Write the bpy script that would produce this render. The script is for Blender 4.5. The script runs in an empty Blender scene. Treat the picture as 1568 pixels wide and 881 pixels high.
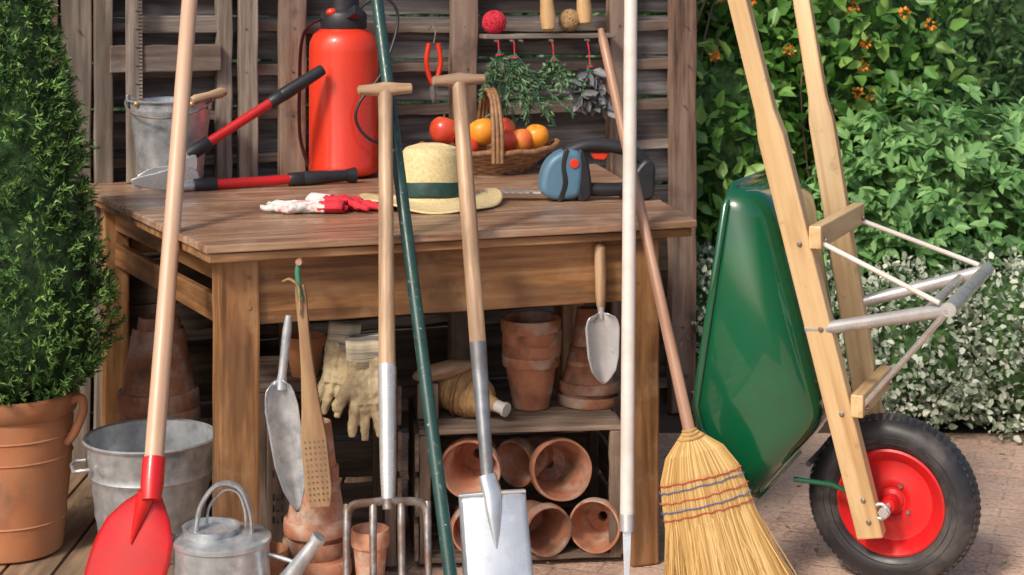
import bpy, bmesh, math, random
import numpy as np
from mathutils import Vector, Matrix, Euler, Quaternion
random.seed(7); rng=np.random.default_rng(7)
D=bpy.data; scene=bpy.context.scene
rad=math.radians
def V(*a): return Vector(a)

# ------------------------------------------------------------------ materials
def lk(nt,a,b): nt.links.new(a,b)
def ramp(nt,fac,stops):
    r=nt.nodes.new('ShaderNodeValToRGB'); e=r.color_ramp.elements
    while len(e)<len(stops): e.new(.5)
    for el,(p,c) in zip(e,stops): el.position=p; el.color=(*c,1)
    lk(nt,fac,r.inputs[0]); return r.outputs[0]
def surf(name, cols, rough=.6, sc=(1,1,1), ns=8, det=5, metal=0, bump=.2, bd=.004, lo=.3, hi=.7,
         blotch=None, bscale=4, bamt=.6, bth=.5, coat=0, rvar=.15, dist=0.0, objvar=.0, bsc=None, blotch2=None, b2scale=3, b2th=.58, b2amt=.6, crough=.1):
    m=D.materials.new(name); m.use_nodes=True; nt=m.node_tree; b=nt.nodes['Principled BSDF']
    tc=nt.nodes.new('ShaderNodeTexCoord'); oi=nt.nodes.new('ShaderNodeObjectInfo')
    mul=nt.nodes.new('ShaderNodeMath'); mul.operation='MULTIPLY'; mul.inputs[1].default_value=17; lk(nt,oi.outputs['Random'],mul.inputs[0])
    add=nt.nodes.new('ShaderNodeVectorMath'); add.operation='ADD'; lk(nt,tc.outputs['Object'],add.inputs[0]); lk(nt,mul.outputs[0],add.inputs[1])
    def noi(scale,s,detail,ds=0):
        mp=nt.nodes.new('ShaderNodeMapping'); mp.inputs['Scale'].default_value=s; lk(nt,add.outputs[0],mp.inputs[0])
        n=nt.nodes.new('ShaderNodeTexNoise'); n.inputs['Scale'].default_value=scale; n.inputs['Detail'].default_value=detail
        n.inputs['Roughness'].default_value=.62; n.inputs['Distortion'].default_value=ds; lk(nt,mp.outputs[0],n.inputs['Vector']); return n
    n=noi(ns,sc,det,dist)
    st=[(lo+(hi-lo)*i/max(1,len(cols)-1),c) for i,c in enumerate(cols)]
    col=ramp(nt,n.outputs[0],st)
    n2=noi(bscale,bsc or (1,1,1),4)
    def blot(col,nn,c,th,amt):
        f=ramp(nt,nn.outputs[0],[(th-.05,(0,0,0)),(th+.10,(amt,)*3)])
        mx=nt.nodes.new('ShaderNodeMix'); mx.data_type='RGBA'; lk(nt,f,mx.inputs[0]); lk(nt,col,mx.inputs[6]); mx.inputs[7].default_value=(*c,1); return mx.outputs[2]
    if blotch: col=blot(col,n2,blotch,bth,bamt)
    if blotch2: col=blot(col,noi(b2scale,(1.1,.9,1),5),blotch2,b2th,b2amt)
    if objvar:
        h=nt.nodes.new('ShaderNodeHueSaturation'); mr=nt.nodes.new('ShaderNodeMapRange'); mr.inputs[3].default_value=1-objvar; mr.inputs[4].default_value=1+objvar
        lk(nt,oi.outputs['Random'],mr.inputs[0]); lk(nt,mr.outputs[0],h.inputs['Value']); lk(nt,col,h.inputs['Color']); col=h.outputs[0]
    lk(nt,col,b.inputs['Base Color'])
    mr2=nt.nodes.new('ShaderNodeMapRange'); mr2.inputs[1].default_value=.3; mr2.inputs[2].default_value=.7; mr2.inputs[3].default_value=max(0.02,rough-rvar); mr2.inputs[4].default_value=min(1,rough+rvar)
    lk(nt,n2.outputs[0],mr2.inputs[0]); lk(nt,mr2.outputs[0],b.inputs['Roughness'])
    b.inputs['Metallic'].default_value=metal
    if coat: b.inputs['Coat Weight'].default_value=coat; b.inputs['Coat Roughness'].default_value=crough
    if bump>.04:
        bp=nt.nodes.new('ShaderNodeBump'); bp.inputs['Strength'].default_value=bump; bp.inputs['Distance'].default_value=bd
        lk(nt,n.outputs[0],bp.inputs['Height']); lk(nt,bp.outputs[0],b.inputs['Normal'])
    return m
def wood(name,cols,axis='z',rough=.6,f=.07,ns=45,**k):
    i={'x':0,'y':1,'z':2}[axis]; sc=[1,1,1]; sc[i]=f; bsc=[1,1,1]; bsc[i]=.22
    k.setdefault('bump',.4); k.setdefault('objvar',.14); k.setdefault('dist',.25)
    return surf(name,cols,rough,sc=tuple(sc),bsc=tuple(bsc),ns=ns,**k)
def leafmat(name,cols,trans=.3,rough=.5):
    m=D.materials.new(name); m.use_nodes=True; nt=m.node_tree; b=nt.nodes['Principled BSDF']; out=nt.nodes['Material Output']
    g=nt.nodes.new('ShaderNodeNewGeometry')
    st=[(i/max(1,len(cols)-1),c) for i,c in enumerate(cols)]
    col=ramp(nt,g.outputs['Random Per Island'],st)
    lk(nt,col,b.inputs['Base Color']); b.inputs['Roughness'].default_value=rough
    if trans>0:
        t=nt.nodes.new('ShaderNodeBsdfTranslucent'); lk(nt,col,t.inputs[0])
        mx=nt.nodes.new('ShaderNodeMixShader'); mx.inputs[0].default_value=trans
        lk(nt,b.outputs[0],mx.inputs[1]); lk(nt,t.outputs[0],mx.inputs[2]); lk(nt,mx.outputs[0],out.inputs[0])
    return m

M_top=wood('table_top_wood',[(.16,.08,.046),(.37,.22,.135),(.54,.38,.26)],'x',.33,blotch=(.17,.085,.05),bscale=9,bamt=.65,bth=.5,ns=48,blotch2=(.55,.43,.33),b2scale=7,b2th=.58,b2amt=.5)
M_tab=wood('table_wood',[(.14,.062,.024),(.34,.18,.08),(.48,.29,.14)],'x',.48,ns=44,blotch=(.11,.05,.02),bscale=9,bamt=.6)
M_tabz=wood('table_leg_wood',[(.12,.05,.018),(.32,.155,.06),(.45,.25,.115)],'z',.48,ns=44,blotch=(.10,.045,.018),bscale=11,bamt=.65,bth=.5,blotch2=(.45,.29,.15),b2scale=9,b2th=.6,b2amt=.4)
M_post=wood('post_wood',[(.06,.033,.022),(.18,.105,.072),(.31,.205,.15)],'z',.75,blotch=(.28,.22,.18),bscale=9,bamt=.5,objvar=.25,blotch2=(.05,.03,.022),b2scale=8,b2th=.6,b2amt=.6)
M_grey=wood('grey_post_wood',[(.08,.062,.05),(.22,.18,.145),(.36,.31,.26)],'z',.8,ns=50,blotch=(.11,.08,.06),bscale=9,bamt=.5,objvar=.2)
M_slat=wood('slat_wood',[(.07,.055,.047),(.20,.165,.14),(.36,.31,.27)],'z',.8,ns=50,blotch=(.13,.075,.05),bscale=8,bamt=.65,objvar=.25)
M_plank=wood('plank_wood',[(.035,.031,.031),(.16,.148,.15),(.38,.36,.36)],'z',.85,ns=34,f=.05,blotch=(.07,.052,.044),bscale=9,bamt=.65,dist=.7,bump=.8,objvar=.3)
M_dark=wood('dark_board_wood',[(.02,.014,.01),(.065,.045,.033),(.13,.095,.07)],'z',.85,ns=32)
M_handle=wood('handle_wood',[(.26,.15,.085),(.48,.32,.19),(.60,.43,.28)],'z',.45,ns=60,f=.04,blotch=(.20,.12,.075),bscale=16,bamt=.6,bump=.15,objvar=.04)
M_pink=wood('pale_handle_wood',[(.50,.31,.20),(.62,.42,.29),(.68,.49,.36)],'z',.4,ns=50,f=.03,bump=.08,objvar=.02,blotch=(.46,.28,.18),bscale=12,bamt=.45,bth=.55)
M_brown=wood('broom_handle_wood',[(.28,.14,.085),(.43,.25,.165),(.5,.32,.22)],'z',.45,ns=50,f=.03,bump=.08,objvar=.02,blotch=(.24,.12,.07),bscale=14,bamt=.5)
M_white=surf('white_paint',[(.62,.57,.52),(.72,.68,.64)],.4,ns=12,bump=.08,blotch=(.52,.43,.36),bscale=14,bamt=.45,bth=.56)
M_beam=wood('pine_wood',[(.48,.29,.13),(.65,.45,.23),(.71,.52,.29)],'z',.45,ns=40,f=.04,bump=.12,objvar=.03,blotch=(.42,.25,.11),bscale=12,bamt=.5,bth=.56,blotch2=(.25,.14,.07),b2scale=22,b2th=.68,b2amt=.6)
M_crate=wood('crate_wood',[(.07,.05,.037),(.21,.15,.11),(.36,.28,.21)],'z',.8,ns=40,blotch=(.08,.055,.04),bscale=10,bamt=.5)
M_greenp=surf('green_pole_paint',[(.012,.05,.045),(.028,.08,.07)],.35,ns=20,bump=.1,blotch=(.3,.33,.3),bscale=60,bamt=.8,bth=.66)
M_terra=surf('terracotta',[(.24,.085,.045),(.46,.19,.105),(.56,.28,.18)],.88,ns=9,bump=.35,bd=.003,blotch=(.54,.43,.35),bscale=13,bamt=.75,bth=.53,objvar=.28,blotch2=(.11,.065,.042),b2scale=9,b2th=.56,b2amt=.75)
M_terrao=surf('orange_terracotta',[(.38,.135,.055),(.52,.22,.10)],.8,ns=6,bump=.2,blotch=(.36,.20,.12),bscale=8,bamt=.6,blotch2=(.2,.1,.06),b2scale=12,b2th=.6,b2amt=.55)
M_galv=surf('galvanised_steel',[(.34,.38,.41),(.55,.59,.63),(.72,.75,.78)],.34,ns=30,det=3,metal=.6,bump=.12,bd=.002,blotch=(.34,.35,.35),bscale=8,bamt=.55)
M_steel=surf('bright_steel',[(.62,.64,.67),(.80,.82,.85)],.28,ns=12,metal=.6,bump=.06,sc=(1,1,.2),blotch=(.45,.44,.43),bscale=11,bamt=.45)
M_dsteel=surf('dark_steel',[(.13,.12,.115),(.27,.245,.23),(.38,.35,.34)],.5,ns=30,metal=.5,bump=.3,blotch=(.17,.085,.045),bscale=22,bamt=.7)
M_alu=surf('aluminium_tube',[(.52,.52,.51),(.70,.70,.69)],.33,ns=14,metal=.55,bump=.05,blotch=(.4,.38,.36),bscale=20,bamt=.45)
M_red=surf('red_paint',[(.56,.008,.010),(.66,.014,.016)],.38,ns=5,bump=0,coat=.25,blotch=(.38,.02,.02),bscale=14,bamt=.5)
M_redpl=surf('red_plastic',[(.72,.038,.014),(.78,.05,.018)],.3,ns=4,bump=0,coat=.3)
M_black=surf('black_plastic',[(.014,.014,.017),(.035,.036,.042)],.36,ns=10,bump=.05)
M_rub=surf('tyre_rubber',[(.015,.015,.018),(.042,.044,.05)],.5,ns=9,bump=.1,blotch=(.15,.13,.11),bscale=9,bamt=.4)
M_green=surf('green_enamel',[(.001,.078,.030),(.002,.11,.043)],.16,ns=3,bump=0,coat=1.0,crough=.03,blotch=(.010,.07,.034),bscale=10,bamt=.35,rvar=.08)
M_blue=surf('blue_plastic',[(.08,.18,.27),(.13,.25,.35)],.4,ns=10,bump=0)
M_straw=surf('hat_straw',[(.60,.45,.20),(.82,.69,.40)],.7,ns=130,det=3,bump=.5,bd=.002,blotch=(.66,.5,.25),bscale=9,bamt=.4)
M_band=surf('green_ribbon',[(.008,.035,.03),(.022,.07,.06)],.6,ns=60,bump=.1)
M_bris=leafmat('broom_straw',[(.40,.22,.06),(.64,.41,.14),(.78,.57,.25)],.1,.6)
M_wick=surf('wicker',[(.17,.075,.035),(.38,.21,.10)],.6,ns=60,bump=.3)
M_wickl=surf('straw_wrap',[(.30,.17,.06),(.54,.34,.16)],.7,ns=60,bump=.4)
M_glove=surf('cream_glove_cloth',[(.42,.32,.17),(.66,.55,.35)],.85,ns=22,bump=.5,bd=.004,blotch=(.27,.20,.12),bscale=20,bamt=.7)
M_cuff=surf('striped_cuff_cloth',[(.16,.15,.13),(.45,.40,.3),(.6,.52,.38)],.85,sc=(.1,.1,3),ns=30,bump=.3,lo=.4,hi=.6)
M_glr=surf('red_glove_cloth',[(.58,.02,.04),(.68,.04,.06)],.8,ns=20,bump=.4)
M_glw=surf('white_glove_cloth',[(.66,.64,.61),(.80,.78,.75)],.8,ns=20,bump=.4,blotch=(.6,.03,.05),bscale=16,bamt=.95,bth=.62)
M_apple=surf('apple_skin',[(.58,.03,.02),(.70,.10,.04),(.78,.45,.12)],.3,ns=5,bump=0,coat=.3,lo=.38,hi=.72)
M_orange=surf('orange_skin',[(.82,.26,.02),(.88,.38,.04)],.4,ns=50,bump=.1,bd=.001)
M_peach=surf('peach_skin',[(.78,.12,.04),(.85,.45,.08)],.5,ns=7,bump=0)
M_twr=surf('red_twine',[(.4,.01,.03),(.65,.03,.06)],.8,ns=80,bump=.5)
M_twb=surf('jute_twine',[(.25,.14,.06),(.45,.3,.15)],.8,ns=80,bump=.5)
M_cloth=surf('green_string',[(.03,.15,.08),(.06,.22,.12)],.8,ns=50,bump=.1)
M_soil=surf('potting_soil',[(.02,.012,.008),(.06,.04,.03)],.95,ns=30,bump=.6)
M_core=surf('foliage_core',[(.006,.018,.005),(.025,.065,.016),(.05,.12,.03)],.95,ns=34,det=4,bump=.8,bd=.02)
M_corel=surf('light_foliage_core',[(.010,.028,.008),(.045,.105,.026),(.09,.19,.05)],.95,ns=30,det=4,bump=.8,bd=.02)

# ------------------------------------------------------------------ geometry helpers
INV={}
def grp(name,loc=(0,0,0)):
    e=D.objects.new(name,None); e.location=loc; e.empty_display_size=.1; scene.collection.objects.link(e)
    INV[e.name]=Matrix.Translation(-Vector(loc)); return e
def link(o,parent,M=None):
    scene.collection.objects.link(o)
    if M is not None: o.matrix_basis=M
    if parent is not None:
        o.parent=parent; o.matrix_parent_inverse=INV[parent.name]
    return o
def mk(name,vs,fs,mat,parent=None,M=None,smooth=True,ang=38,bevel=0,solid=0,sub=0,soff=0):
    me=D.meshes.new(name); me.from_pydata([tuple(v) for v in vs],[],fs); me.update()
    bm=bmesh.new(); bm.from_mesh(me); bmesh.ops.recalc_face_normals(bm,faces=bm.faces); bm.to_mesh(me); bm.free()
    if smooth:
        me.shade_smooth(); me.set_sharp_from_angle(angle=rad(ang))
    if mat: me.materials.append(mat)
    o=D.objects.new(name,me); link(o,parent,M)
    if solid:
        s=o.modifiers.new('s','SOLIDIFY'); s.thickness=solid; s.offset=soff
    if bevel:
        b=o.modifiers.new('b','BEVEL'); b.width=bevel; b.segments=2; b.limit_method='ANGLE'; b.angle_limit=rad(40)
    if sub:
        s=o.modifiers.new('sub','SUBSURF'); s.levels=sub; s.render_levels=sub
    return o
def align(p1,p2,hint=(1,0,0)):
    p1=Vector(p1);p2=Vector(p2); z=(p2-p1).normalized(); h=Vector(hint)
    if abs(z.dot(h.normalized()))>.98: h=V(0,1,0)
    y=z.cross(h).normalized(); x=y.cross(z).normalized()
    M=Matrix((x,y,z)).transposed().to_4x4(); M.translation=p1; return M
def box(name,p1,p2,wx,wy,mat,parent=None,hint=(1,0,0),bevel=.003,taper=1.0,jit=0):
    p1=Vector(p1);p2=Vector(p2); L=(p2-p1).length; a=wx/2;b=wy/2
    vs=[];n=(10 if L<1 else 24) if jit else 1
    for i in range(n+1):
        t=i/n; s=1+(taper-1)*t
        j=lambda: random.uniform(-jit,jit)
        ox,oy=j(),j()
        vs+=[(-a*s+ox,-b*s+oy,L*t),(a*s+ox+j()*.5,-b*s+oy,L*t),(a*s+ox,b*s+oy+j()*.5,L*t),(-a*s+ox,b*s+oy,L*t)]
    fs=[(3,2,1,0),tuple(4*n+i for i in range(4))]
    for i in range(n):
        for k in range(4): fs.append((4*i+k,4*i+(k+1)%4,4*i+4+(k+1)%4,4*i+4+k))
    return mk(name,vs,fs,mat,parent,align(p1,p2,hint),smooth=False,bevel=bevel)
def lathe(name,prof,mat,M=None,parent=None,seg=40,fn=None,ang=38,**k):
    vs=[];fs=[];rings=[]
    for r,z in prof:
        if r<1e-6: rings.append([len(vs)]); vs.append((0,0,z))
        else:
            rings.append(list(range(len(vs),len(vs)+seg)))
            for i in range(seg):
                a=2*math.pi*i/seg; vs.append((r*math.cos(a),r*math.sin(a),z))
    for A,B in zip(rings[:-1],rings[1:]):
        for i in range(seg):
            j=(i+1)%seg
            if len(A)==1 and len(B)==1: continue
            if len(A)==1: fs.append((A[0],B[i],B[j]))
            elif len(B)==1: fs.append((A[i],A[j],B[0]))
            else: fs.append((A[i],A[j],B[j],B[i]))
    if fn: vs=[fn(*v) for v in vs]
    return mk(name,vs,fs,mat,parent,M,ang=ang,**k)
def rod(name,p1,p2,prof,mat,parent=None,seg=20,fn=None):
    L=(Vector(p2)-Vector(p1)).length
    if not isinstance(prof,(list,tuple)): prof=[(0,prof),(1,prof)]
    pr=[(0,prof[0][0]*L)]+[(r,t*L) for t,r in prof]+[(0,prof[-1][0]*L)]
    return lathe(name,pr,mat,align(p1,p2),parent,seg,fn)
def tubegeo(pts,r,seg=10,closed=False,flat=1.0,base=0):
    pts=[Vector(p) for p in pts]; n=len(pts)
    R=r if isinstance(r,(list,tuple)) else [r]*n
    vs=[];fs=[]; up=None
    for i,p in enumerate(pts):
        if closed: t=(pts[(i+1)%n]-pts[i-1])
        else: t=(pts[min(i+1,n-1)]-pts[max(i-1,0)])
        t.normalize()
        if up is None:
            up=V(0,0,1) if abs(t.z)<.9 else V(1,0,0)
        up=(up-t*up.dot(t)).normalized(); s=t.cross(up)
        for k in range(seg):
            a=2*math.pi*k/seg; vs.append(p+R[i]*(math.cos(a)*up+flat*math.sin(a)*s))
    m=n if closed else n-1
    for i in range(m):
        for k in range(seg):
            a=i*seg;b=((i+1)%n)*seg; fs.append((base+a+k,base+a+(k+1)%seg,base+b+(k+1)%seg,base+b+k))
    if not closed:
        fs.append(tuple(base+k for k in reversed(range(seg)))); fs.append(tuple(base+(n-1)*seg+k for k in range(seg)))
    return vs,fs
def tube(name,pts,r,mat,parent=None,seg=10,closed=False,flat=1.0):
    vs,fs=tubegeo(pts,r,seg,closed,flat); return mk(name,vs,fs,mat,parent,ang=50)
def spline(pts,n,closed=False,r=None):
    P=[Vector(p) for p in pts]; m=len(P); out=[];ro=[]
    isr=isinstance(r,(list,tuple))
    for i in range(m if closed else m-1):
        g=lambda k: P[k%m] if closed else P[max(0,min(m-1,k))]
        p0,p1,p2,p3=g(i-1),g(i),g(i+1),g(i+2)
        for j in range(n):
            t=j/n
            out.append(.5*((2*p1)+(p2-p0)*t+(2*p0-5*p1+4*p2-p3)*t*t+(3*p1-p0-3*p2+p3)*t**3))
            if isr: ro.append(r[i]*(1-t)+r[(i+1)%m]*t)
    if not closed:
        out.append(P[-1]); 
        if isr: ro.append(r[-1])
    return out,(ro if isr else r)
def multi(name,geos,mat,parent=None,ang=50,smooth=True):
    vs=[];fs=[]
    for g in geos:
        b=len(vs); vs+=list(g[0]); fs+=[tuple(i+b for i in f) for f in g[1]]
    return mk(name,vs,fs,mat,parent,ang=ang,smooth=smooth)
def prism(name,pts,th,M,mat,parent=None,bevel=.002,rnd=0,seg=2):
    if rnd:
        p_,_=spline([V(a,0,b) for a,b in pts],rnd,True); pts=[(v.x,v.z) for v in p_]
    n=len(pts); vs=[(x,-th/2,z) for x,z in pts]+[(x,th/2,z) for x,z in pts]
    fs=[tuple(range(n)),tuple(reversed(range(n,2*n)))]+[(i,(i+1)%n,n+(i+1)%n,n+i) for i in range(n)]
    o=mk(name,vs,fs,mat,parent,M,smooth=bool(rnd),bevel=bevel,ang=40)
    if bevel: o.modifiers['b'].segments=seg
    return o
def sheet(name,f,nu,nv,mat,parent=None,M=None,solid=.003):
    vs=[f(i/nu,j/nv) for j in range(nv+1) for i in range(nu+1)]
    fs=[(j*(nu+1)+i,j*(nu+1)+i+1,(j+1)*(nu+1)+i+1,(j+1)*(nu+1)+i) for j in range(nv) for i in range(nu)]
    return mk(name,vs,fs,mat,parent,M,solid=solid,ang=60)
def T(x,y,z,rz=0,rx=0,ry=0): return Matrix.Translation((x,y,z))@Euler((rad(rx),rad(ry),rad(rz)),'XYZ').to_matrix().to_4x4()
def shp(l,ox,oy,k): return [((x-ox)*k,(oy-y)*k) for x,y in l]
def nrm(a): return a/np.maximum(np.linalg.norm(a,axis=1,keepdims=True),1e-9)
def leaves(name,P,Dr,Nn,L,Wd,mat,parent,fold=.3,droop=.12):
    n=len(P); Dr=nrm(Dr); S=nrm(np.cross(Dr,Nn)); U=np.cross(S,Dr)
    L=L.reshape(-1,1)if hasattr(L,'reshape') else np.full((n,1),L); Wd=L*Wd
    v=np.empty((n,6,3))
    v[:,0]=P; v[:,1]=P+Dr*L*.3-S*Wd+U*Wd*fold; v[:,2]=P+Dr*L*.7-S*Wd*.75+U*Wd*fold-U*L*droop*.4
    v[:,3]=P+Dr*L-U*L*droop; v[:,4]=P+Dr*L*.7+S*Wd*.75+U*Wd*fold-U*L*droop*.4; v[:,5]=P+Dr*L*.3+S*Wd+U*Wd*fold
    me=D.meshes.new(name); me.vertices.add(n*6); me.vertices.foreach_set('co',v.reshape(-1))
    b=(np.arange(n)*6)[:,None]; idx=np.concatenate([b+np.array([0,3,2,1]),b+np.array([0,5,4,3])],1).reshape(-1)
    me.loops.add(n*8); me.loops.foreach_set('vertex_index',idx.astype(np.int32))
    me.polygons.add(n*2); me.polygons.foreach_set('loop_start',(np.arange(n*2)*4).astype(np.int32))
    me.update(calc_edges=True); me.validate(); me.materials.append(mat)
    o=D.objects.new(name,me); return link(o,parent)
def ico(name,c,r,mat,parent,sub=3,noisy=0):
    bm=bmesh.new(); bmesh.ops.create_icosphere(bm,subdivisions=sub,radius=1)
    vs=[]
    for v in bm.verts:
        s=1+noisy*(random.random()-.5); vs.append((c[0]+v.co.x*r[0]*s,c[1]+v.co.y*r[1]*s,c[2]+v.co.z*r[2]*s))
    fs=[tuple(v.index for v in f.verts) for f in bm.faces]; bm.free()
    return mk(name,vs,fs,mat,parent)
def shrub(name,blobs,ncl,per,L,W,mat,cs=.06,fan=1,core=.78,inner=.7,up=.3,lj=.35,cmat=None):
    c0=blobs[0][0]; e=grp(name,(c0[0],c0[1],0))
    vol=np.array([b[1][0]*b[1][2]+b[1][0]*b[1][1] for b in blobs]); vol=vol/vol.sum()
    Ps=[];Ds=[];Ns=[];Ls=[]
    for (c,r),f in zip(blobs,vol):
        k=int(ncl*f)
        d=nrm(rng.normal(size=(k,3))); back=d[:,1]>.55; d[back,1]*=-1
        rr=inner+(1-inner)*rng.random((k,1))**.6
        rr*=1+.13*np.sin(d[:,:1]*9+c[0]*7)*np.cos(d[:,2:3]*8+c[1])
        p=np.array(c)+d*np.array(r)*rr
        p=np.repeat(p,per,0); o=nrm(np.repeat(d/np.array(r),per,0))
        q=p+rng.normal(size=p.shape)*cs
        dr=o*.5+rng.normal(size=p.shape)*.55+np.array([0,0,up])
        nn=o*.6+np.array([0,-.25,.9])+rng.normal(size=p.shape)*.45
        keep=q[:,2]>.02
        Ps.append(q[keep]);Ds.append(dr[keep]);Ns.append(nn[keep]);Ls.append(L*(1-lj+2*lj*rng.random(int(keep.sum()))))
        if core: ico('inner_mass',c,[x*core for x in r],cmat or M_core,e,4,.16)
    P=np.concatenate(Ps);Dd=nrm(np.concatenate(Ds));Nn=np.concatenate(Ns);LL=np.concatenate(Ls)
    if fan>1:
        S=nrm(np.cross(Dd,Nn)); PP=[];DD=[]; 
        for k in range(fan):
            a=(k-(fan-1)/2)*.75; PP.append(P+Dd*LL[:,None]*.25*(1-abs(a)*.4)); DD.append(Dd*math.cos(a)+S*math.sin(a))
        P=np.concatenate(PP);Dd=np.concatenate(DD);Nn=np.concatenate([Nn]*fan);LL=np.concatenate([LL]*fan)
    leaves('foliage',P,Dd,Nn,LL,W,mat,e)
    return e

# ------------------------------------------------------------------ ground
def ground():
    m=D.materials.new('brick_paving'); m.use_nodes=True; nt=m.node_tree; b=nt.nodes['Principled BSDF']
    tc=nt.nodes.new('ShaderNodeTexCoord'); mp=nt.nodes.new('ShaderNodeMapping'); mp.inputs['Rotation'].default_value=(0,0,rad(20)); lk(nt,tc.outputs['Object'],mp.inputs[0])
    br=nt.nodes.new('ShaderNodeTexBrick'); br.inputs['Scale'].default_value=1; br.inputs['Brick Width'].default_value=.21; br.inputs['Row Height'].default_value=.075
    br.inputs['Mortar Size'].default_value=.004; br.inputs['Color1'].default_value=(.68,.46,.35,1); br.inputs['Color2'].default_value=(.58,.40,.31,1); br.inputs['Mortar'].default_value=(.48,.35,.27,1)
    br.inputs['Mortar Smooth'].default_value=.6
    lk(nt,mp.outputs[0],br.inputs[0])
    n=nt.nodes.new('ShaderNodeTexNoise'); n.inputs['Scale'].default_value=110; n.inputs['Detail'].default_value=5; lk(nt,tc.outputs['Object'],n.inputs[0])
    n3=nt.nodes.new('ShaderNodeTexNoise'); n3.inputs['Scale'].default_value=3; n3.inputs['Detail'].default_value=6; lk(nt,tc.outputs['Object'],n3.inputs[0])
    c=ramp(nt,n.outputs[0],[(.3,(.6,.56,.54)),(.6,(1.1,1.08,1.06))])
    mx=nt.nodes.new('ShaderNodeMix'); mx.data_type='RGBA'; mx.blend_type='MULTIPLY'; mx.inputs[0].default_value=1; lk(nt,br.outputs[0],mx.inputs[6]); lk(nt,c,mx.inputs[7])
    f=ramp(nt,n3.outputs[0],[(.4,(0,0,0)),(.7,(.6,.6,.6))])
    mx2=nt.nodes.new('ShaderNodeMix'); mx2.data_type='RGBA'; lk(nt,f,mx2.inputs[0]); lk(nt,mx.outputs[2],mx2.inputs[6]); mx2.inputs[7].default_value=(.62,.47,.38,1)
    lk(nt,mx2.outputs[2],b.inputs['Base Color']); b.inputs['Roughness'].default_value=.9
    bp=nt.nodes.new('ShaderNodeBump'); bp.inputs['Strength'].default_value=.6; bp.inputs['Distance'].default_value=.006
    ad=nt.nodes.new('ShaderNodeMath'); lk(nt,n.outputs[0],ad.inputs[0]); lk(nt,br.outputs[1],ad.inputs[1]); ad.operation='SUBTRACT'
    lk(nt,ad.outputs[0],bp.inputs['Height']); lk(nt,bp.outputs[0],b.inputs['Normal'])
    S=60; mk('ground',[(-S,-S,0),(S,-S,0),(S,S,0),(-S,S,0)],[(0,1,2,3)],surf('soil_ground',[(.05,.035,.025),(.11,.08,.055)],.95,ns=20,bump=.5),smooth=False)
    mk('brick_patio',[(-.35,-2,.004),(3.2,-2,.004),(3.2,5.15,.004),(-.35,5.15,.004)],[(0,1,2,3)],m,smooth=False)
    e=grp('wooden_deck',(-1.4,3.6,0)); dm=wood('deck_wood',[(.15,.09,.052),(.32,.21,.13),(.42,.29,.19)],'z',.7,blotch=(.12,.08,.05),bscale=8)
    for i in range(24):
        x=-.40-i*.118
        box('deck_board',(x,1.5,.008),(x,4.9,.008),.11,.016,dm,e,bevel=.002)
    k=190; P=np.stack([rng.uniform(-1.3,2,k),rng.uniform(3.9,5.1,k),np.full(k,.022)],1)
    leaves('fallen_leaves',P,rng.normal(size=(k,3))*np.array([1,1,.1]),np.tile([0,0,1.],(k,1))+rng.normal(size=(k,3))*.2,rng.uniform(.008,.026,k),.3,leafmat('dry_leaf',[(.15,.08,.03),(.3,.2,.07),(.1,.12,.03)],0),None)
ground()

# ------------------------------------------------------------------ trellis wall
W0=V(-1.21,4.80,0); WU=V(.939,.345,0); WN=V(.345,-.939,0)
def wp(s,off,z): p=W0+WU*s+WN*off; return V(p.x,p.y,z)
wall=grp('wooden_trellis_wall',wp(.4,0,0))
z=0.02
while z<2.3:
    h=random.choice([.11,.13,.15,.17]); o_=random.uniform(-.004,.004)
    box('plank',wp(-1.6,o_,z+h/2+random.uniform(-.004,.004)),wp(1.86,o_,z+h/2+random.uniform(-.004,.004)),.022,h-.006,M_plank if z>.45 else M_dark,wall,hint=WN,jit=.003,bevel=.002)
    z+=h
edges=[-1.6,-.42,.584,1.11,1.86]
for zz in [.10,.356,.608,.86,.986,1.112,1.238,1.364,1.49,1.62,1.75,1.88]:
    for s0,s1 in zip(edges[:-1],edges[1:]):
        w_=random.uniform(.025,.036)
        box('slat',wp(s0+.001,.027,zz+random.uniform(-.005,.005)),wp(s1-.001,.027,zz+random.uniform(-.005,.005)),.024,w_,M_slat,wall,hint=WN,jit=.002,bevel=.002)
for s,w,m,off in [(-1.2,.08,M_post,.06),(-.75,.08,M_post,.06),(-.42,.08,M_post,.06),(-.115,.075,M_post,.06),(-.03,.085,M_grey,.05),(.045,.05,M_grey,.075),(.385,.045,M_grey,.055),(.452,.055,M_grey,.07),(.584,.078,M_post,.06),(1.11,.08,M_post,.06),(1.62,.07,M_post,.06),(1.845,.085,M_post,.05)]:
    dx=random.uniform(-.006,.006); box('post',wp(s-dx,off,0.01),wp(s+dx,off,2.25),.04,w,m,wall,hint=WN,jit=.0022,bevel=.004)
box('cap_rail',wp(-1.65,.03,2.27),wp(1.92,.03,2.27),.14,.04,M_post,wall,hint=WN)
box('niche_shelf',wp(.06,.08,1.155),wp(.37,.08,1.155),.05,.075,M_slat,wall,hint=WN,jit=.002)
box('niche_board',wp(.12,.05,1.25),wp(.37,.05,1.25),.02,.05,M_slat,wall,hint=WN)
M_pale=wood('pale_painted_board',[(.25,.25,.26),(.5,.5,.5),(.62,.62,.61)],'z',.8,ns=30)
box('pale_board',wp(.55,.045,.63),wp(1.70,.045,.63),.012,.14,M_pale,wall,hint=WN,jit=.001)
nh=[]
for s in (-.115,-.03,.452,.584,1.11,1.62,1.845):
    for zz in (.986,1.112,1.238): 
        c=wp(s+random.uniform(-.01,.01),.082 if s not in(.452,) else .092,zz); nh.append(tubegeo([c-WN*.008,c+WN*.0005],.003,8))
multi('nail_heads',nh,M_dsteel,wall)
ms=grp('measuring_stick',wp(.125,.13,.81))
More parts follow.
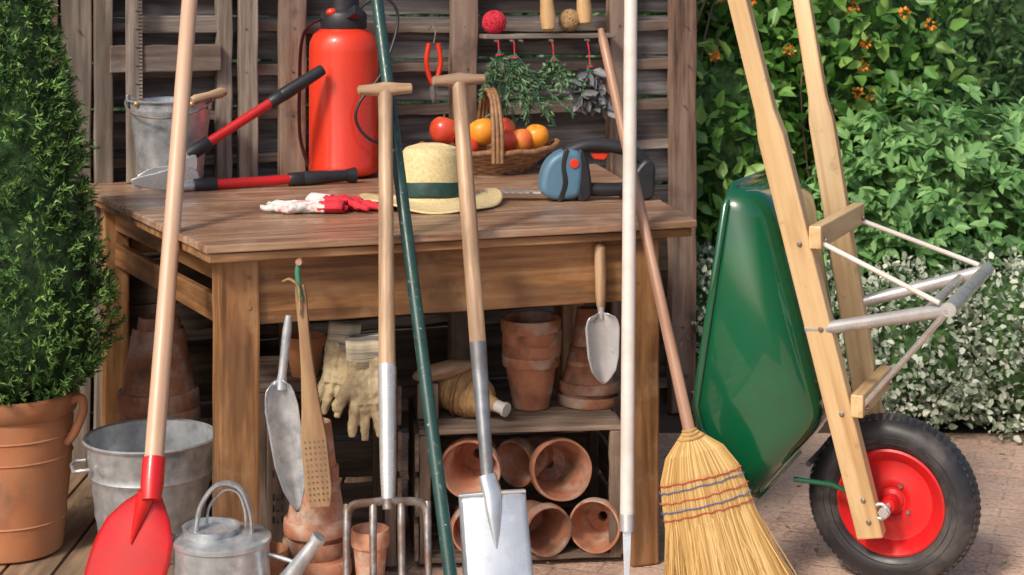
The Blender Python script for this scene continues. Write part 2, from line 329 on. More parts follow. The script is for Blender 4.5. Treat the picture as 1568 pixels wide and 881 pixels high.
box('stick',wp(.125,.12,.812),wp(.125,.09,1.62),.012,.045,M_grey,ms,hint=WN,bevel=.001)
tg=[]
for i in range(75):
    zz=.83+i*.0102; w=.018 if i%5==0 else .009; f=(zz-.81)/.81
    a=wp(.125+.021,.1275-.03*f,zz); b=wp(.125+.021-w,.1275-.03*f,zz)
    tg.append(([a-V(0,0,.0012),b-V(0,0,.0012),b+V(0,0,.0012),a+V(0,0,.0012)],[(0,1,2,3)]))
multi('tick_marks',tg,M_black,ms,smooth=False)

# ------------------------------------------------------------------ table
C1=V(-.643,3.565,0);C2=V(.4326,3.96,0);C3=V(-1.22,4.72,0);C4=V(.26,5.27,0)
tab=grp('wooden_table',(-.3,4.3,0))
ang=math.atan2(.395,1.076); RT=Matrix.Rotation(ang,4,'Z')
def quadboard(name,a,b,c,d,z0,z1,mat,sub=16):
    M=Matrix.Translation(a)@RT; Mi=M.inverted()
    A,B,C_,D_=[Mi@V(p.x,p.y,0) for p in (a,b,c,d)]
    vs=[];fs=[]
    for i in range(sub+1):
        t=i/sub; e0=A.lerp(B,t); e1=D_.lerp(C_,t); w=random.uniform(-.0013,.0013)
        vs+=[(e0.x,e0.y+w,z0),(e1.x,e1.y,z0),(e1.x,e1.y,z1+w*.3),(e0.x,e0.y+w,z1+w*.5)]
    fs=[(3,2,1,0),tuple(4*sub+i for i in range(4))]
    for i in range(sub):
        for k in range(4): fs.append((4*i+k,4*i+(k+1)%4,4*i+4+(k+1)%4,4*i+4+k))
    return mk(name,vs,fs,mat,tab,M,smooth=False,bevel=.0028)
nb=7
for i in range(nb):
    t0=i/nb; t1=(i+1)/nb-.0024
    quadboard('top_board',C1.lerp(C3,t0),C2.lerp(C4,t0),C2.lerp(C4,t1),C1.lerp(C3,t1),.794,.81+random.uniform(-.0009,.0009),M_top)
quadboard('under_top',C1.lerp(C3,.010)+V(.010,0,0),C2.lerp(C4,.010)+V(-.010,0,0),C4+V(-.02,-.01,0),C3+V(.02,-.01,0),.772,.7915,M_tab)
f1=V(-.600,3.69,0); f2=V(.300,3.99,0); b1=V(-1.08,4.62,0); b2=V(.17,5.08,0)
for p,w in ((f1,.088),(f2,.07),(b1,.07),(b2,.07)):
    box('leg',(p.x,p.y,.005),(p.x,p.y,.771),w,w,M_tabz,tab,hint=WU,bevel=.006,jit=.0014)
fd=(f2-f1).normalized()
box('front_apron',V(f1.x,f1.y-.012,.697)+fd*.046,V(f2.x,f2.y-.012,.697)-fd*.037,.022,.148,M_tabz,tab,hint=WN,bevel=.003,jit=.0008)
sd=(b1-f1).normalized()
sn=V(-sd.y,sd.x,0)
box('side_apron',V(f1.x,f1.y,.735)+sd*.046,V(b1.x,b1.y,.735)-sd*.037,.02,.07,M_tabz,tab,hint=sn,bevel=.003)
box('side_rail',V(f1.x,f1.y,.635)+sd*.046,V(b1.x,b1.y,.635)-sd*.037,.02,.06,M_tabz,tab,hint=sn,bevel=.003)
sd2=(b2-f2).normalized()
box('right_apron',V(f2.x,f2.y,.70)+sd2*.037,V(b2.x,b2.y,.70)-sd2*.037,.02,.14,M_tabz,tab,hint=V(sd2.y,-sd2.x,0),bevel=.003)
box('back_apron',V(b1.x,b1.y,.70)+fd*.04,V(b2.x,b2.y,.70)-fd*.04,.02,.14,M_tabz,tab,hint=WN,bevel=.003)
pg=[]
for zc in (.665,.73):
    for p,s_ in ((f1,1),(f2,-1)):
        w_=.044 if s_==1 else .035
        c=V(p.x,p.y,zc)+WN*w_+WU*(.02*s_); pg.append(tubegeo([c-WN*.004,c+WN*.001],.0055,10))
multi('joint_pegs',pg,M_tab,tab)

# ------------------------------------------------------------------ pots
def pot(loc,rt,h,inv=False,M=None,mat=None,name='terracotta_pot'):
    rb=.64*rt; w1,w2,ph=random.uniform(.004,.014),random.uniform(.003,.008),random.uniform(0,6)
    pr=[(rb*.96,0),(rb,.004),(rb+(rt*.885-rb)*.5,h*.38),(rt*.885,h*.75),(rt*.98,h*.755),(rt,h*.78),(rt*1.008,h*.88),(rt*1.005,h*.97),(rt*.985,h),(rt*.92,h),(rt*.90,h*.97),(rt*.85,h*.74),(rb*.86,.014),(.012,.013),(.01,.0)]
    if M is None: M=T(loc[0],loc[1],loc[2],random.uniform(0,360),(180 if inv else 0)+random.uniform(-1,1),random.uniform(-1.2,1.2))
    def fn(x,y,z):
        a=math.atan2(y,x)+ph; s=1+w1*math.sin(2*a)*z/h+w2*math.sin(5*a); return (x*s,y*s,z+w2*.25*math.sin(3*a)*z)
    return lathe(name,pr,mat or M_terra,M,None,40,ang=28,fn=fn)
def stack_inv(x,y,z,r,h,n,gap=.04,shr=1.0):
    for i in range(n):
        pot((x+random.uniform(-.004,.004),y+random.uniform(-.004,.004),z+h+gap*i),r*shr**i,h,inv=True)
def facing(cx,cy,cz,r,h,yaw=0,pitch=0,mat=None):
    R=Euler((rad(90+pitch),0,rad(yaw))).to_matrix().to_4x4()@Matrix.Rotation(random.uniform(0,6),4,'Z')
    ax=(R.to_3x3()@V(0,0,1)); base=V(cx,cy,cz)-ax*h
    pot(None,r,h,M=Matrix.Translation(base)@R,mat=mat)
stack_inv(-.905,4.36,.02,.103,.21,7,.042)
pot((-.905,4.36,.51),.082,.20,inv=True); 
def crate(name,x,y,W,H,Dp,rz,nsl=3,t=.012):
    e=grp(name,(x,y,0)); R=Matrix.Translation((x,y,.018))@Matrix.Rotation(rad(rz),4,'Z')
    def b(n,p,q,wx,wy,hint): box(n,R@Vector(p),R@Vector(q),wx,wy,M_crate,e,hint=(R.to_3x3()@Vector(hint)),bevel=.002,jit=.0012)
    for cx in (.014,W-.014):
        for cy in (.014,Dp-.014): b('corner_post',(cx,cy,0),(cx,cy,H-t-.001),.026,.026,(1,0,0))
    sh=H/nsl
    for i in range(nsl):
        zc=sh*(i+.5)
        for cx in (-.005,W+.005): b('side_slat',(cx,0,zc),(cx,Dp,zc),.010,sh*.86,(1,0,0))
        b('back_slat',(0,Dp+.006,zc),(W,Dp+.006,zc),.010,sh*.86,(0,1,0))
    nd=4
    for zc in (t/2,H-t/2):
        for i in range(nd):
            yc=Dp*(i+.5)/nd; b('board',(0.0,yc,zc),(W,yc,zc),t,Dp/nd*.93,(0,0,1))
    return e,R
crate('wooden_crate',-.215,3.93,.475,.31,.36,6)
c2,R2=crate('wooden_crate',-.585,3.86,.325,.425,.34,10,nsl=4)
box('front_board',R2@V(.055,-.008,.06),R2@V(.055,-.008,.425),.012,.056,M_crate,c2,hint=(0,1,0),bevel=.002)
lg=[]
for i in range(9):
    z0=.12+i*.026
    for k in range(3):
        if random.random()<.8:
            a=R2@V(.040+.010*k,-.0155,z0); d_=R2.to_3x3()@V(.004,0,.0); u_=V(0,0,.016 if k!=1 else .004); lg.append(([a,a+d_,a+d_+u_,a+u_],[(0,1,2,3)]))
multi('stencil_marks',lg,M_black,c2,smooth=False)
for (x,y,zz,r,h,yw,pt) in [(-.098,3.97,.225,.072,.13,-8,4),(.118,3.985,.222,.073,.13,14,-8),(.086,3.95,.088,.060,.12,24,2),(.192,3.975,.092,.062,.12,-14,-4),(-.085,3.96,.087,.058,.12,10,0),(.005,4.05,.218,.058,.12,-40,6),(.0,4.0,.085,.056,.12,30,3)]:
    facing(x,y,zz,r,h,yw,pt)
for i in range(4): pot((.047,4.15,.33+.028*i+ .0),.071+.001*i,.135)
stack_inv(.19,4.19,.33,.076,.10,2,.034); pot((.192,4.19,.33+.20),.058,.12,inv=True); pot((.192,4.19,.33+.235),.05,.12,inv=True)
pot((-.485,3.98,.445),.05,.095,mat=M_terrao)
stack_inv(-.43,3.74,.02,.078,.14,4,.045,.97); pot((-.43,3.74,.36),.052,.13,inv=True); pot((-.43,3.74,.40),.05,.13,inv=True)
pot((-.535,3.68,.018),.05,.12,mat=M_terrao); pot((-.31,3.72,.02),.042,.15)
pot((-.335,3.84,.018),.06,.10)

fl=grp('wicker_wrapped_flask',(-.10,4.05,.33))
pr=[(0,-.085)]+[( (.056*math.sqrt(max(0,1-((t-.0)/.088)**2)))*(1+.03*math.sin(t*900)),t) for t in np.linspace(-.083,.07,60)]+[(.02,.078),(.016,.10)]
Mf=align((-.115,4.07,.386),(-.02,4.00,.362),(0,0,1))
lathe('body',pr,M_wickl,Mf,fl,28)
lathe('neck',[(0,.095),(.015,.095),(.014,.12),(.017,.122),(.017,.13),(0,.131)],surf('pale_ceramic',[(.6,.58,.55),(.7,.68,.65)],.4),Mf,fl,20)
tube('strap',[Mf@V(.06*math.cos(a),.06*math.sin(a),-.01+.02*math.sin(a)) for a in np.linspace(0,6.0,24)],.004,M_wick,fl,8)
for q in (-.045,.03): tube('strap',[Mf@V(.054*math.cos(a),.054*math.sin(a),q+.004*math.sin(3*a)) for a in np.linspace(0,6.28,24,endpoint=False)],.003,M_wick,fl,6,closed=True)
wd=grp('wooden_dibber',(-.2,4.0,.45)); rod('handle',(-.235,4.02,.432),(-.09,4.06,.455),[(0,.004),(.05,.012),(.3,.02),(.6,.022),(.85,.014),(1,.009)],M_handle,wd)
box('block',(-.2,4.05,.33),(-.2,4.05,.415),.05,.05,M_crate,wd)

# ------------------------------------------------------------------ galvanised tub & bucket & can
def tub(name,x,y,z,rt,rb,h,ribs=(.35,.7)):
    e=grp(name,(x,y,z)); pr=[(0,.006),(rb*.98,.006),(rb,0)]
    for i in range(1,30):
        t=i/30; r=rb+(rt-rb)*t
        for rr in ribs: r+=.004*math.exp(-((t-rr)/.018)**2)
        pr.append((r,h*t))
    pr+=[(rt,h*.985),(rt+.005,h*.985),(rt+.007,h),(rt+.003,h*1.012),(rt-.003,h*1.0),(rt-.005,h*.95),(rb-.004,.012),(0,.012)]
    lathe('body',pr,M_galv,T(x,y,z),e,64,fn=lambda a,b,c:(a*(1+.006*math.sin(3*math.atan2(b,a)+c*9)),b*(1+.006*math.sin(3*math.atan2(b,a)+c*9)),c))
    return e
e=tub('galvanised_tub',-.858,4.03,.018,.152,.115,.272)
for s in (-1,1):
    a=rad(20); c=V(-.858+s*.15*math.cos(a),4.03+s*.15*math.sin(a),.235); t=V(-math.sin(a),math.cos(a),0)*s; o=V(math.cos(a),math.sin(a),0)*s
    tube('handle',[c-t*.045-o*.004,c-t*.045+o*.022,c-t*.03+o*.03-V(0,0,.005),c+t*.03+o*.03-V(0,0,.005),c+t*.045+o*.022,c+t*.045-o*.004],.0045,M_galv,e,8)
e=tub('galvanised_bucket',-.945,4.70,.812,.112,.085,.232,(.12,.88))
M_brass=surf('brass',[(.5,.3,.1),(.6,.4,.15)],.4,metal=.6)
for s in (-1,1):
    box('ear',(-.945+s*.112,4.68,1.02),(-.945+s*.112,4.68,1.06),.006,.035,M_galv,e)
    ico('rivet',(-.945+s*.075,4.61,1.038),(.008,.005,.008),M_brass,e,2)
tube('bail',[V(-.945+.118*math.cos(a),4.68-.118*math.sin(a)*.98,1.048-.045*math.sin(a)) for a in np.linspace(0,math.pi,24)],.0028,M_dsteel,e,8)
g=grp('hand_fork_handle',(-.84,4.66,1.04)); rod('grip',(-.872,4.62,1.048),(-.79,4.68,1.068),[(0,.008),(.1,.013),(.5,.011),(.85,.015),(1,.01)],M_handle,g); rod('shaft',(-.93,4.60,1.02),(-.872,4.62,1.048),.005,M_dsteel,g)

wc=grp('watering_can',(-.60,3.5,0))
wcx,wcy=-.598,3.5; dz=-.024
lathe('body',[(0,.022),(.103,.022),(.106,.018),(.106,.03),(.104,.035),(.1025,.08),(.104,.083),(.1015,.087),(.100,.12),(.098,.18),(.097,.21),(.101,.213),(.101,.221),(.097,.224),(.085,.227),(.06,.234),(0,.238)],M_galv,T(wcx,wcy,0),wc,56)
lathe('collar',[(.0,.231),(.056,.230),(.058,.244),(.060,.248),(.054,.248),(.052,.238),(0,.236)],M_galv,T(wcx-.02,wcy-.01,0),wc,40)
tube('top_handle',spline([V(wcx-.052,wcy-.01,.245+dz),V(wcx-.045,wcy,.305+dz),V(wcx-.01,wcy,.352+dz),V(wcx+.035,wcy,.348+dz),V(wcx+.058,wcy,.30+dz),V(wcx+.062,wcy,.25+dz)],6)[0],.005,M_galv,wc,10,flat=2.6)
tube('top_handle_brace',spline([V(wcx-.035,wcy+.02,.25+dz),V(wcx-.03,wcy+.02,.30+dz),V(wcx,wcy+.02,.335+dz),V(wcx+.03,wcy+.02,.33+dz),V(wcx+.045,wcy+.02,.29+dz),V(wcx+.045,wcy+.02,.25+dz)],6)[0],.003,M_galv,wc,8)
tube('back_handle',spline([V(wcx-.085,wcy,.24+dz),V(wcx-.125,wcy,.25+dz),V(wcx-.148,wcy,.21),V(wcx-.14,wcy,.14),V(wcx-.10,wcy,.07)],7)[0],.005,M_galv,wc,10,flat=2.2)
rod('spout',(wcx+.085,wcy-.01,.065),(wcx+.205,wcy-.03,.232),[(0,.028),(.5,.019),(.93,.012),(.94,.016),(1,.016)],M_galv,wc)
tube('spout_brace',[V(wcx+.095,wcy-.01,.19),V(wcx+.155,wcy-.02,.175)],.0045,M_galv,wc,8)

# ------------------------------------------------------------------ long handled tools
rs=grp('red_shovel',(-.74,3.48,0))
a=V(-.739,3.5,.366); b=V(-.777,4.1,1.341); b2=a+(b-a)*1.32
rod('handle',a-(b-a)*.02,b2,[(0,.0205),(.3,.0195),(.7,.019),(.97,.019),(1,.012)],M_pink,rs)
dn=V(-.30,-.28,-.90).normalized()
rod('socket',a+(b-a)*.015,a+(a-b).normalized()*.07,[(0,.0235),(.6,.024),(1,.02)],M_red,rs)
side=V(.93,-.28,-.22); side=(side-dn*side.dot(dn)).normalized(); nn=side.cross(dn)
def shb(u,v):
    wd=[.022,.055,.078,.086,.088,.086,.078,.055,.012]; t=v*8; i=min(7,int(t)); w=wd[i]*(1-(t-i))+wd[i+1]*(t-i)
    s=(u-.5)*2; return a+V(-.003,0,-.055)+dn*(.30*v)+side*(w*s)+nn*(-.022*(1-s*s)*(1-.6*v)+.022*v)
sheet('blade',shb,16,24,M_red,rs)
tube('blade_rib',[shb(.5,v)+nn*(-.003) for v in np.linspace(0,.35,8)],[.02,.019,.017,.014,.011,.008,.005,.002],M_red,rs,10)
def tgrip(parent,c,wd=.062,r=.013,ax=V(.97,.2,.03)):
    ax.normalize(); rod('t_grip',c-ax*wd,c+ax*wd,[(0,.006),(.03,r*.85),(.2,r*.95),(.5,r*1.3),(.8,r*.95),(.97,r*.85),(1,.006)],M_handle,parent)
gf=grp('garden_fork',(-.26,3.47,0))
ft=V(-.283,3.79,1.122); fb=V(-.252,3.45,.314)
fdv=(fb-ft).normalized(); Lf=(fb-ft).length
tgrip(gf,ft+V(0,0,.005)); rod('shaft',ft,ft+fdv*Lf*.72,[(0,.017),(.1,.0155),(.5,.0165),(1,.018)],M_handle,gf)
rod('ferrule',ft+fdv*Lf*.69,fb,[(0,.0185),(.05,.0195),(.8,.016),(1,.013)],M_alu,gf)
fs_=V(.985,.12,0.0).normalized(); gd=fdv
tube('fork_yoke',spline([fb+fs_*-.083+gd*.055,fb+fs_*-.080+gd*.022,fb+fs_*-.066+gd*.008,fb+fs_*-.03+gd*.005,fb+gd*.003,fb+fs_*.03+gd*.005,fb+fs_*.062+gd*.008,fb+fs_*.077+gd*.022,fb+fs_*.080+gd*.055],5)[0],.0085,M_dsteel,gf,8,flat=1.2)
for q in (-.083,-.03,.027,.08):
    tube('tine',[fb+fs_*q+gd*.008,fb+fs_*q+gd*.06+V(0,-.008,0),fb+fs_*q+gd*.15,fb+fs_*q+gd*.255,fb+fs_*q+gd*.285],[.008,.0078,.007,.006,.001],M_dsteel,gf,8)
rod('neck',fb-fdv*.02,fb+fdv*.02,[(0,.013),(1,.011)],M_dsteel,gf)
sp=grp('garden_spade',(-.05,3.5,0))
st=V(-.12,3.84,1.140); sb=V(-.0485,3.5,.319); sdv=(sb-st).normalized(); Ls=(sb-st).length
tgrip(sp,st+V(0,0,.005)); rod('shaft',st,st+sdv*Ls*.68,[(0,.0165),(.08,.0165),(.5,.0185),(1,.0175)],M_handle,sp)
rod('socket',st+sdv*Ls*.66,sb,[(0,.018),(.3,.0165),(1,.0125)],surf('grey_steel',[(.17,.18,.20),(.3,.32,.34)],.45,ns=20,metal=.5,blotch=(.12,.11,.11),bscale=14,bamt=.5),sp)
sside=V(.95,.13,.13); sside=(sside-sdv*sside.dot(sdv)).normalized(); snn=sside.cross(sdv)
def spb(u,v):
    s=(u-.5)*2; w=.069+.004*v
    return sb+V(.008,0,-.006)+sdv*(.27*v)+sside*(w*s)+snn*(.010*s*s)+V(0,-.002,0)
M_blade=surf('polished_steel',[(.55,.61,.66),(.80,.84,.87)],.25,ns=7,metal=.6,bump=.05,blotch=(.45,.5,.55),bscale=9,bamt=.55,blotch2=(.33,.28,.24),b2scale=30,b2th=.64,b2amt=.5)
sheet('blade',spb,12,16,M_blade,sp,solid=.003)
box('tread_left',spb(0,.0),spb(.38,.0),.012,.006,M_blade,sp,bevel=.001); box('tread_right',spb(.62,0),spb(1,0),.012,.006,M_blade,sp,bevel=.001)
tube('frog',[sb-sdv*.03+V(0,-.004,0)]+[spb(.5,v)+V(0,-.004,0) for v in (.0,.1,.2,.3,.4)],[.0135,.015,.013,.010,.006,.001],M_blade,sp,12,flat=1.5)
gp=grp('green_pole',(-.12,3.4,0))
p0=V(-.123,3.4,.177);p1=V(-.318,3.95,1.356); dd=(p1-p0).normalized()
rod('pole',p0-dd*.18,p1+dd*.35,.0138,M_greenp,gp)
ks=[]
for i in range(14):
    c=p0+(p1-p0)*(i/13)*1.0+V(random.uniform(-.006,.006),-.0125,0)
    ks.append(tubegeo([c-V(0,.002,0),c+V(0,.002,0)],.0028,8))
multi('studs',ks,M_alu,gp)
wpole=grp('white_pole',(.25,3.66,0)); p0=V(.2478,3.66,.187);p1=V(.2765,3.95,1.35)
dd=(p1-p0).normalized(); rod('pole',p0,p1+dd*.4,.0155,M_white,wpole)
prism('steel_tip',[(-.010,.02),(.010,.02),(.008,-.06),(.003,-.17),(-.003,-.17),(-.007,-.06)],.006,align(p0,p0+dd,(1,0,0)),M_steel,wpole,.001)
rod('collar',p0-dd*.005,p0+dd*.03,[(0,.0165),(1,.0165)],M_alu,wpole)

br=grp('straw_broom',(.42,3.62,0))
n0=V(.384,3.68,.395); ht=V(.2124,4.06,1.255)
rod('handle',n0-(ht-n0).normalized()*.03,ht,[(0,.0135),(.5,.0125),(.97,.0115),(1,.007)],M_brown,br)
bdn=V(.085,-.04,-.36).normalized(); bs=V(.96,.1,.22); bs=(bs-bdn*bs.dot(bdn)).normalized(); bn=bs.cross(bdn); BL=.40
def hw(t): return np.interp(t,[0,.03,.08,.18,.32,.5,1],[.013,.020,.050,.080,.094,.098,.126])
def hd(t): return np.interp(t,[0,.08,.2,.5,1],[.012,.026,.038,.032,.042])
n=5600; ths=rng.uniform(0,2*np.pi,n); rr=np.sqrt(rng.uniform(.45,1,n)); uu=np.cos(ths)*rr; ww=np.sin(ths)*rr
tt=np.linspace(0,1,9); vs=[];fs=[]
for i in range(n):
    L=BL*(1+random.uniform(-.10,.03)); ju=random.gauss(0,.07); jw=random.gauss(0,.05); bow=random.gauss(0,.014)
    if random.random()<.03: bow*=3; ju*=2
    base=len(vs); wv=random.uniform(.0007,.0015)
    for t in tt:
        loose=max(0,t-.4)+.25*max(0,.2-abs(t-.15))
        c=n0+bdn*(L*t)+bs*(hw(t)*(uu[i]+ju*loose*1.6)+bow*loose)+bn*(hd(t)*(ww[i]+jw*loose*2))
        vs+=[c-bs*wv,c+bs*wv]
    for k in range(8): fs.append((base+2*k,base+2*k+1,base+2*k+3,base+2*k+2))
me=D.meshes.new('bristles'); me.from_pydata([tuple(v) for v in vs],[],fs); me.materials.append(M_bris); link(D.objects.new('bristles',me),br)
def ring(t,ex=1.03,n=48): return [n0+bdn*(BL*t)+bs*(hw(t)*math.cos(a)*ex)+bn*(hd(t)*math.sin(a)*ex) for a in np.linspace(0,2*math.pi,n,endpoint=False)]
cv=[];cf=[]
for j,t in enumerate(np.linspace(0,.9,12)): cv+=ring(t,.8)
for j in range(11):
    for k in range(48): cf.append((j*48+k,j*48+(k+1)%48,(j+1)*48+(k+1)%48,(j+1)*48+k))
mk('straw_core',cv,cf,surf('straw_core',[(.22,.12,.04),(.4,.24,.09)],.8,ns=90,bump=.3),br)
for t,c in ((.25,(.5,.06,.05)),(.285,(.08,.13,.32)),(.34,(.55,.12,.06)),(.39,(.08,.13,.32)),(.43,(.45,.08,.05))):
    tube('stitch',[p+bdn*random.uniform(-.002,.002) for p in ring(t,1.05)],.0013,surf('thread',[c,c],.7,bump=0),br,6,closed=True)
for t in (.0,.02,.04): tube('wire_wrap',ring(t,1.1,24),.003,M_bris,br,6,closed=True)

# ------------------------------------------------------------------ things hung on the apron
def an(x): return f1.y-.012+(x-f1.x)*fd.y/fd.x-.02
ht_=grp('hand_trowel',(.205,an(.205),.7))
y=an(.205)-.012
rod('handle',(.205,y,.62),(.203,y,.763),[(0,.010),(.15,.0125),(.6,.014),(.95,.013),(1,.007)],M_handle,ht_)
rod('tang',(.2055,y,.59),(.205,y,.625),[(0,.006),(1,.0095)],M_steel,ht_)
def trowel(c,d,side,nn,L,wl,curve):
    def f(u,v):
        s=(u-.5)*2; w=np.interp(v,[0,.06,.2,.6,.8,.93,1],wl)
        return c+d*(L*v)+side*(w*s)+nn*(curve*s*s*(1 if v<.8 else (1-v)*5))
    return f
f=trowel(V(.207,y,.605),V(.03,0,-1).normalized(),V(1,0.2,.03),V(0,-1,0),.165,[.012,.034,.040,.036,.028,.015,.002],.016)
sheet('blade',f,12,20,M_steel,ht_,solid=.0015)
tube('hook',[V(.203,y,.76),V(.203,y,.777),V(.203,y+.02,.775)],.003,M_dsteel,ht_,6)
bt=grp('long_trowel',(-.47,an(-.47),.6)); y=3.62
rod('handle',(-.476,y-.0,.655),(-.492,y-.01,.50),[(0,.007),(.2,.010),(.8,.009),(1,.013)],M_galv,bt)
d=V(.16,0,-1).normalized()
f=trowel(V(-.50,y-.01,.52),d,V(.9,.45,.14),V(.2,-1,0),.285,[.012,.030,.036,.034,.024,.012,.003],.020); sheet('blade',f,12,20,M_galv,bt,solid=.002)
wb=grp('wooden_scrub_brush',(-.43,3.6,.5)); y=3.60
Mb=align((-.452,y+.02,.72),(-.405,y-.012,.255),(1,0,0))
pts=[(-.010,0),(.010,0),(.012,.03),(.011,.10),(.014,.18),(.020,.26),(.027,.32),(.029,.43),(.022,.468),(-.022,.468),(-.029,.43),(-.027,.32),(-.020,.26),(-.014,.18),(-.011,.10),(-.012,.03)]
M_brush=wood('brush_wood',[(.26,.14,.06),(.42,.26,.13),(.5,.33,.18)],'z',.6,ns=40,f=.05,bump=.15,blotch=(.22,.12,.06),bscale=14)
prism('paddle',pts,.016,Mb,M_brush,wb,.003)
hs=[]
for r_ in range(11):
    for c_ in range(5):
        c=Mb@V(-.019+.0095*c_+random.uniform(-.0006,.0006),0,.328+.0122*r_); hs.append(tubegeo([c+V(0,-.0100,0),c+V(0,-.004,0)],.0018,8))
multi('bristle_holes',hs,M_dsteel,wb)
tube('string',spline([V(-.455,y+.05,.765),V(-.458,y+.025,.75),V(-.452,y+.008,.71),V(-.447,y+.006,.69)],5)[0],.006,M_cloth,wb,8)
tube('string_tail',spline([V(-.49,y+.03,.725),V(-.47,y+.0,.735),V(-.452,y+.0,.715),V(-.45,y,.66)],5)[0],.003,M_twb,wb,6)
rod('peg',(-.455,y+.07,.765),(-.455,y+.02,.768),.007,M_brown,wb)

# ------------------------------------------------------------------ gloves
def glove(name,M,sc,mat,curl=0.0,cuff=True,cm=None,flat=1.0,disp=.012,fr_=.0155):
    e=grp(name,tuple(M.translation)); geos=[]
    def cap(pts,r): 
        p,q=spline(pts,4,False,r); g=tubegeo([M@(Vector(x)*sc) for x in p],[a*sc for a in q],12); geos.append(g)
    q_=fr_/.0165
    for i,(x,L) in enumerate(((-.033,.065),(-.011,.078),(.012,.074),(.034,.056))):
        s=random.uniform(-.006,.006)
        cap([(x*.8,0,.03),(x*.98,0,.075),(x*1.3+s,curl*.3-.003,.09+L*.55),(x*1.45+s*2,curl-.004,.09+L)],[.016*flat,.0158*flat*q_,.0140*flat*q_,.0095*flat*q_])
    cap([(-.02,0,.015),(-.05,-.004,.045),(-.072,-.006,.075),(-.078,-.005,.095)],[.018*flat,.018*flat,.016*flat,.010*flat])
    for x in (-.026,-.01,.008,.026): cap([(x,0,-.03),(x,0,.03),(x*.95,0,.08)],[.019*flat,.021*flat,.019*flat])
    o=multi('hand',geos,mat,e)
    r=o.modifiers.new('r','REMESH'); r.mode='VOXEL'; r.voxel_size=.0026; r.use_smooth_shade=True
    s=o.modifiers.new('s','SMOOTH'); s.iterations=3
    t=D.textures.new(name+'t','CLOUDS'); t.noise_scale=.018; d_=o.modifiers.new('d','DISPLACE'); d_.texture=t; d_.strength=disp; d_.texture_coords='LOCAL'
    if cuff:
        g=[M@(V(.042*math.cos(a)*(1+.10*math.sin(3*a)),.018*flat*math.sin(a)+.004*math.sin(4*a),z)*sc) for z in (-.085,-.06,-.03,-.01) for a in np.linspace(0,2*math.pi,24,endpoint=False)]
        f=[(j*24+k,j*24+(k+1)%24,(j+1)*24+(k+1)%24,(j+1)*24+k) for j in range(3) for k in range(24)]
        mk('cuff',g,f,cm or mat,e,solid=.004*sc)
    return e
def fr(loc,zdir,xdir):
    z=Vector(zdir).normalized(); x=Vector(xdir); x=(x-z*x.dot(z)).normalized(); y=z.cross(x)
    M=Matrix((x,y,z)).transposed().to_4x4(); M.translation=loc; return M
glove('gardening_glove',fr((-.325,3.79,.50),(.08,-.0,-1),(1,.2,0)),.92,M_glove,curl=.01,cm=M_cuff,disp=.008,fr_=.0145)
glove('gardening_glove',fr((-.385,3.83,.53),(-.12,-.0,-1),(-1,.2,0)),.85,M_glove,curl=-.01,cm=M_cuff,disp=.008,fr_=.0145)
glove('work_glove',fr((-.47,4.10,.826),(-1,.15,-.03),(0,1,.05)),.82,M_glw,cm=M_glr,flat=.72)
glove('work_glove',fr((-.43,4.17,.830),(.85,-.5,-.03),(.5,1,-.05)),.82,M_glr,cm=M_glw,flat=.78)

# ------------------------------------------------------------------ straw hat
hat=grp('straw_hat',(-.205,4.27,.81))
def hf(x,y,z):
    r=math.hypot(x,y); a=math.atan2(y,x)
    if r>.085: z+=.010*math.sin(2*a+.6)*((r-.085)/.09)+.004*math.sin(5*a)*((r-.085)/.09)
    if z>.10: z-=.022*math.exp(-(y/.02)**2)*max(0,1-abs(x+.0)/.075)
    return (x*1.0,y*1.1,z)
pr=[(.181,.010),(.178,.013),(.15,.010),(.12,.011),(.095,.014),(.084,.022),(.082,.05),(.079,.09),(.073,.125),(.064,.14),(.045,.147),(.02,.149),(0,.149)]
hatp=[]
for (r0,z0),(r1,z1) in zip(pr[:-1],pr[1:]):
    for j in range(4): hatp.append((r0+(r1-r0)*j/4,z0+(z1-z0)*j/4))
hatp.append(pr[-1])
lathe('straw',hatp,M_straw,T(-.205,4.27,.812),hat,72,fn=hf,solid=.003)
lathe('ribbon',[(.0865,.022),(.0868,.032),(.0855,.058),(.0845,.060),(.083,.06)],M_band,T(-.205,4.27,.812),hat,60,fn=lambda x,y,z:(x,y*1.1,z+.002*math.sin(3*math.atan2(y,x))),solid=.001)

# ------------------------------------------------------------------ sprayer
spx,spy=-.485,4.895
spr=grp('pressure_sprayer',(spx,spy,.81))
lathe('tank',[(0,0.004),(.085,.004),(.098,.012),(.101,.02),(.101,.035),(.0995,.038),(.0995,.36),(.098,.385),(.088,.408),(.07,.422),(.05,.43),(0,.432)],M_redpl,T(spx,spy,.812),spr,64)
lathe('collar',[(.0,.425),(.064,.422),(.067,.43),(.067,.465),(.06,.475),(.045,.48),(.043,.51),(.03,.515),(0,.515)],M_black,T(spx,spy,.812),spr,40)
rod('pump_rod',(spx,spy,1.32),(spx,spy,1.40),.012,M_black,spr); rod('pump_grip',(spx-.06,spy,1.405),(spx+.06,spy,1.405),[(0,.01),(.1,.014),(.9,.014),(1,.01)],M_redpl,spr)
ico('valve_knob',(spx-.03,spy-.05,1.285),(.016,.014,.012),M_redpl,spr,3)
box('valve',(spx+.02,spy-.045,1.27),(spx+.05,spy-.075,1.29),.03,.03,M_black,spr)
tube('hose',spline([V(spx+.03,spy-.05,1.28),V(spx+.11,spy-.07,1.33),V(spx+.16,spy-.05,1.27),V(spx+.12,spy-.09,1.12),V(spx+.055,spy-.115,1.03),V(spx+.05,spy-.12,.97),V(spx+.10,spy-.11,.92),V(spx+.2,spy-.03,.90)],8)[0],.0045,M_black,spr,8)
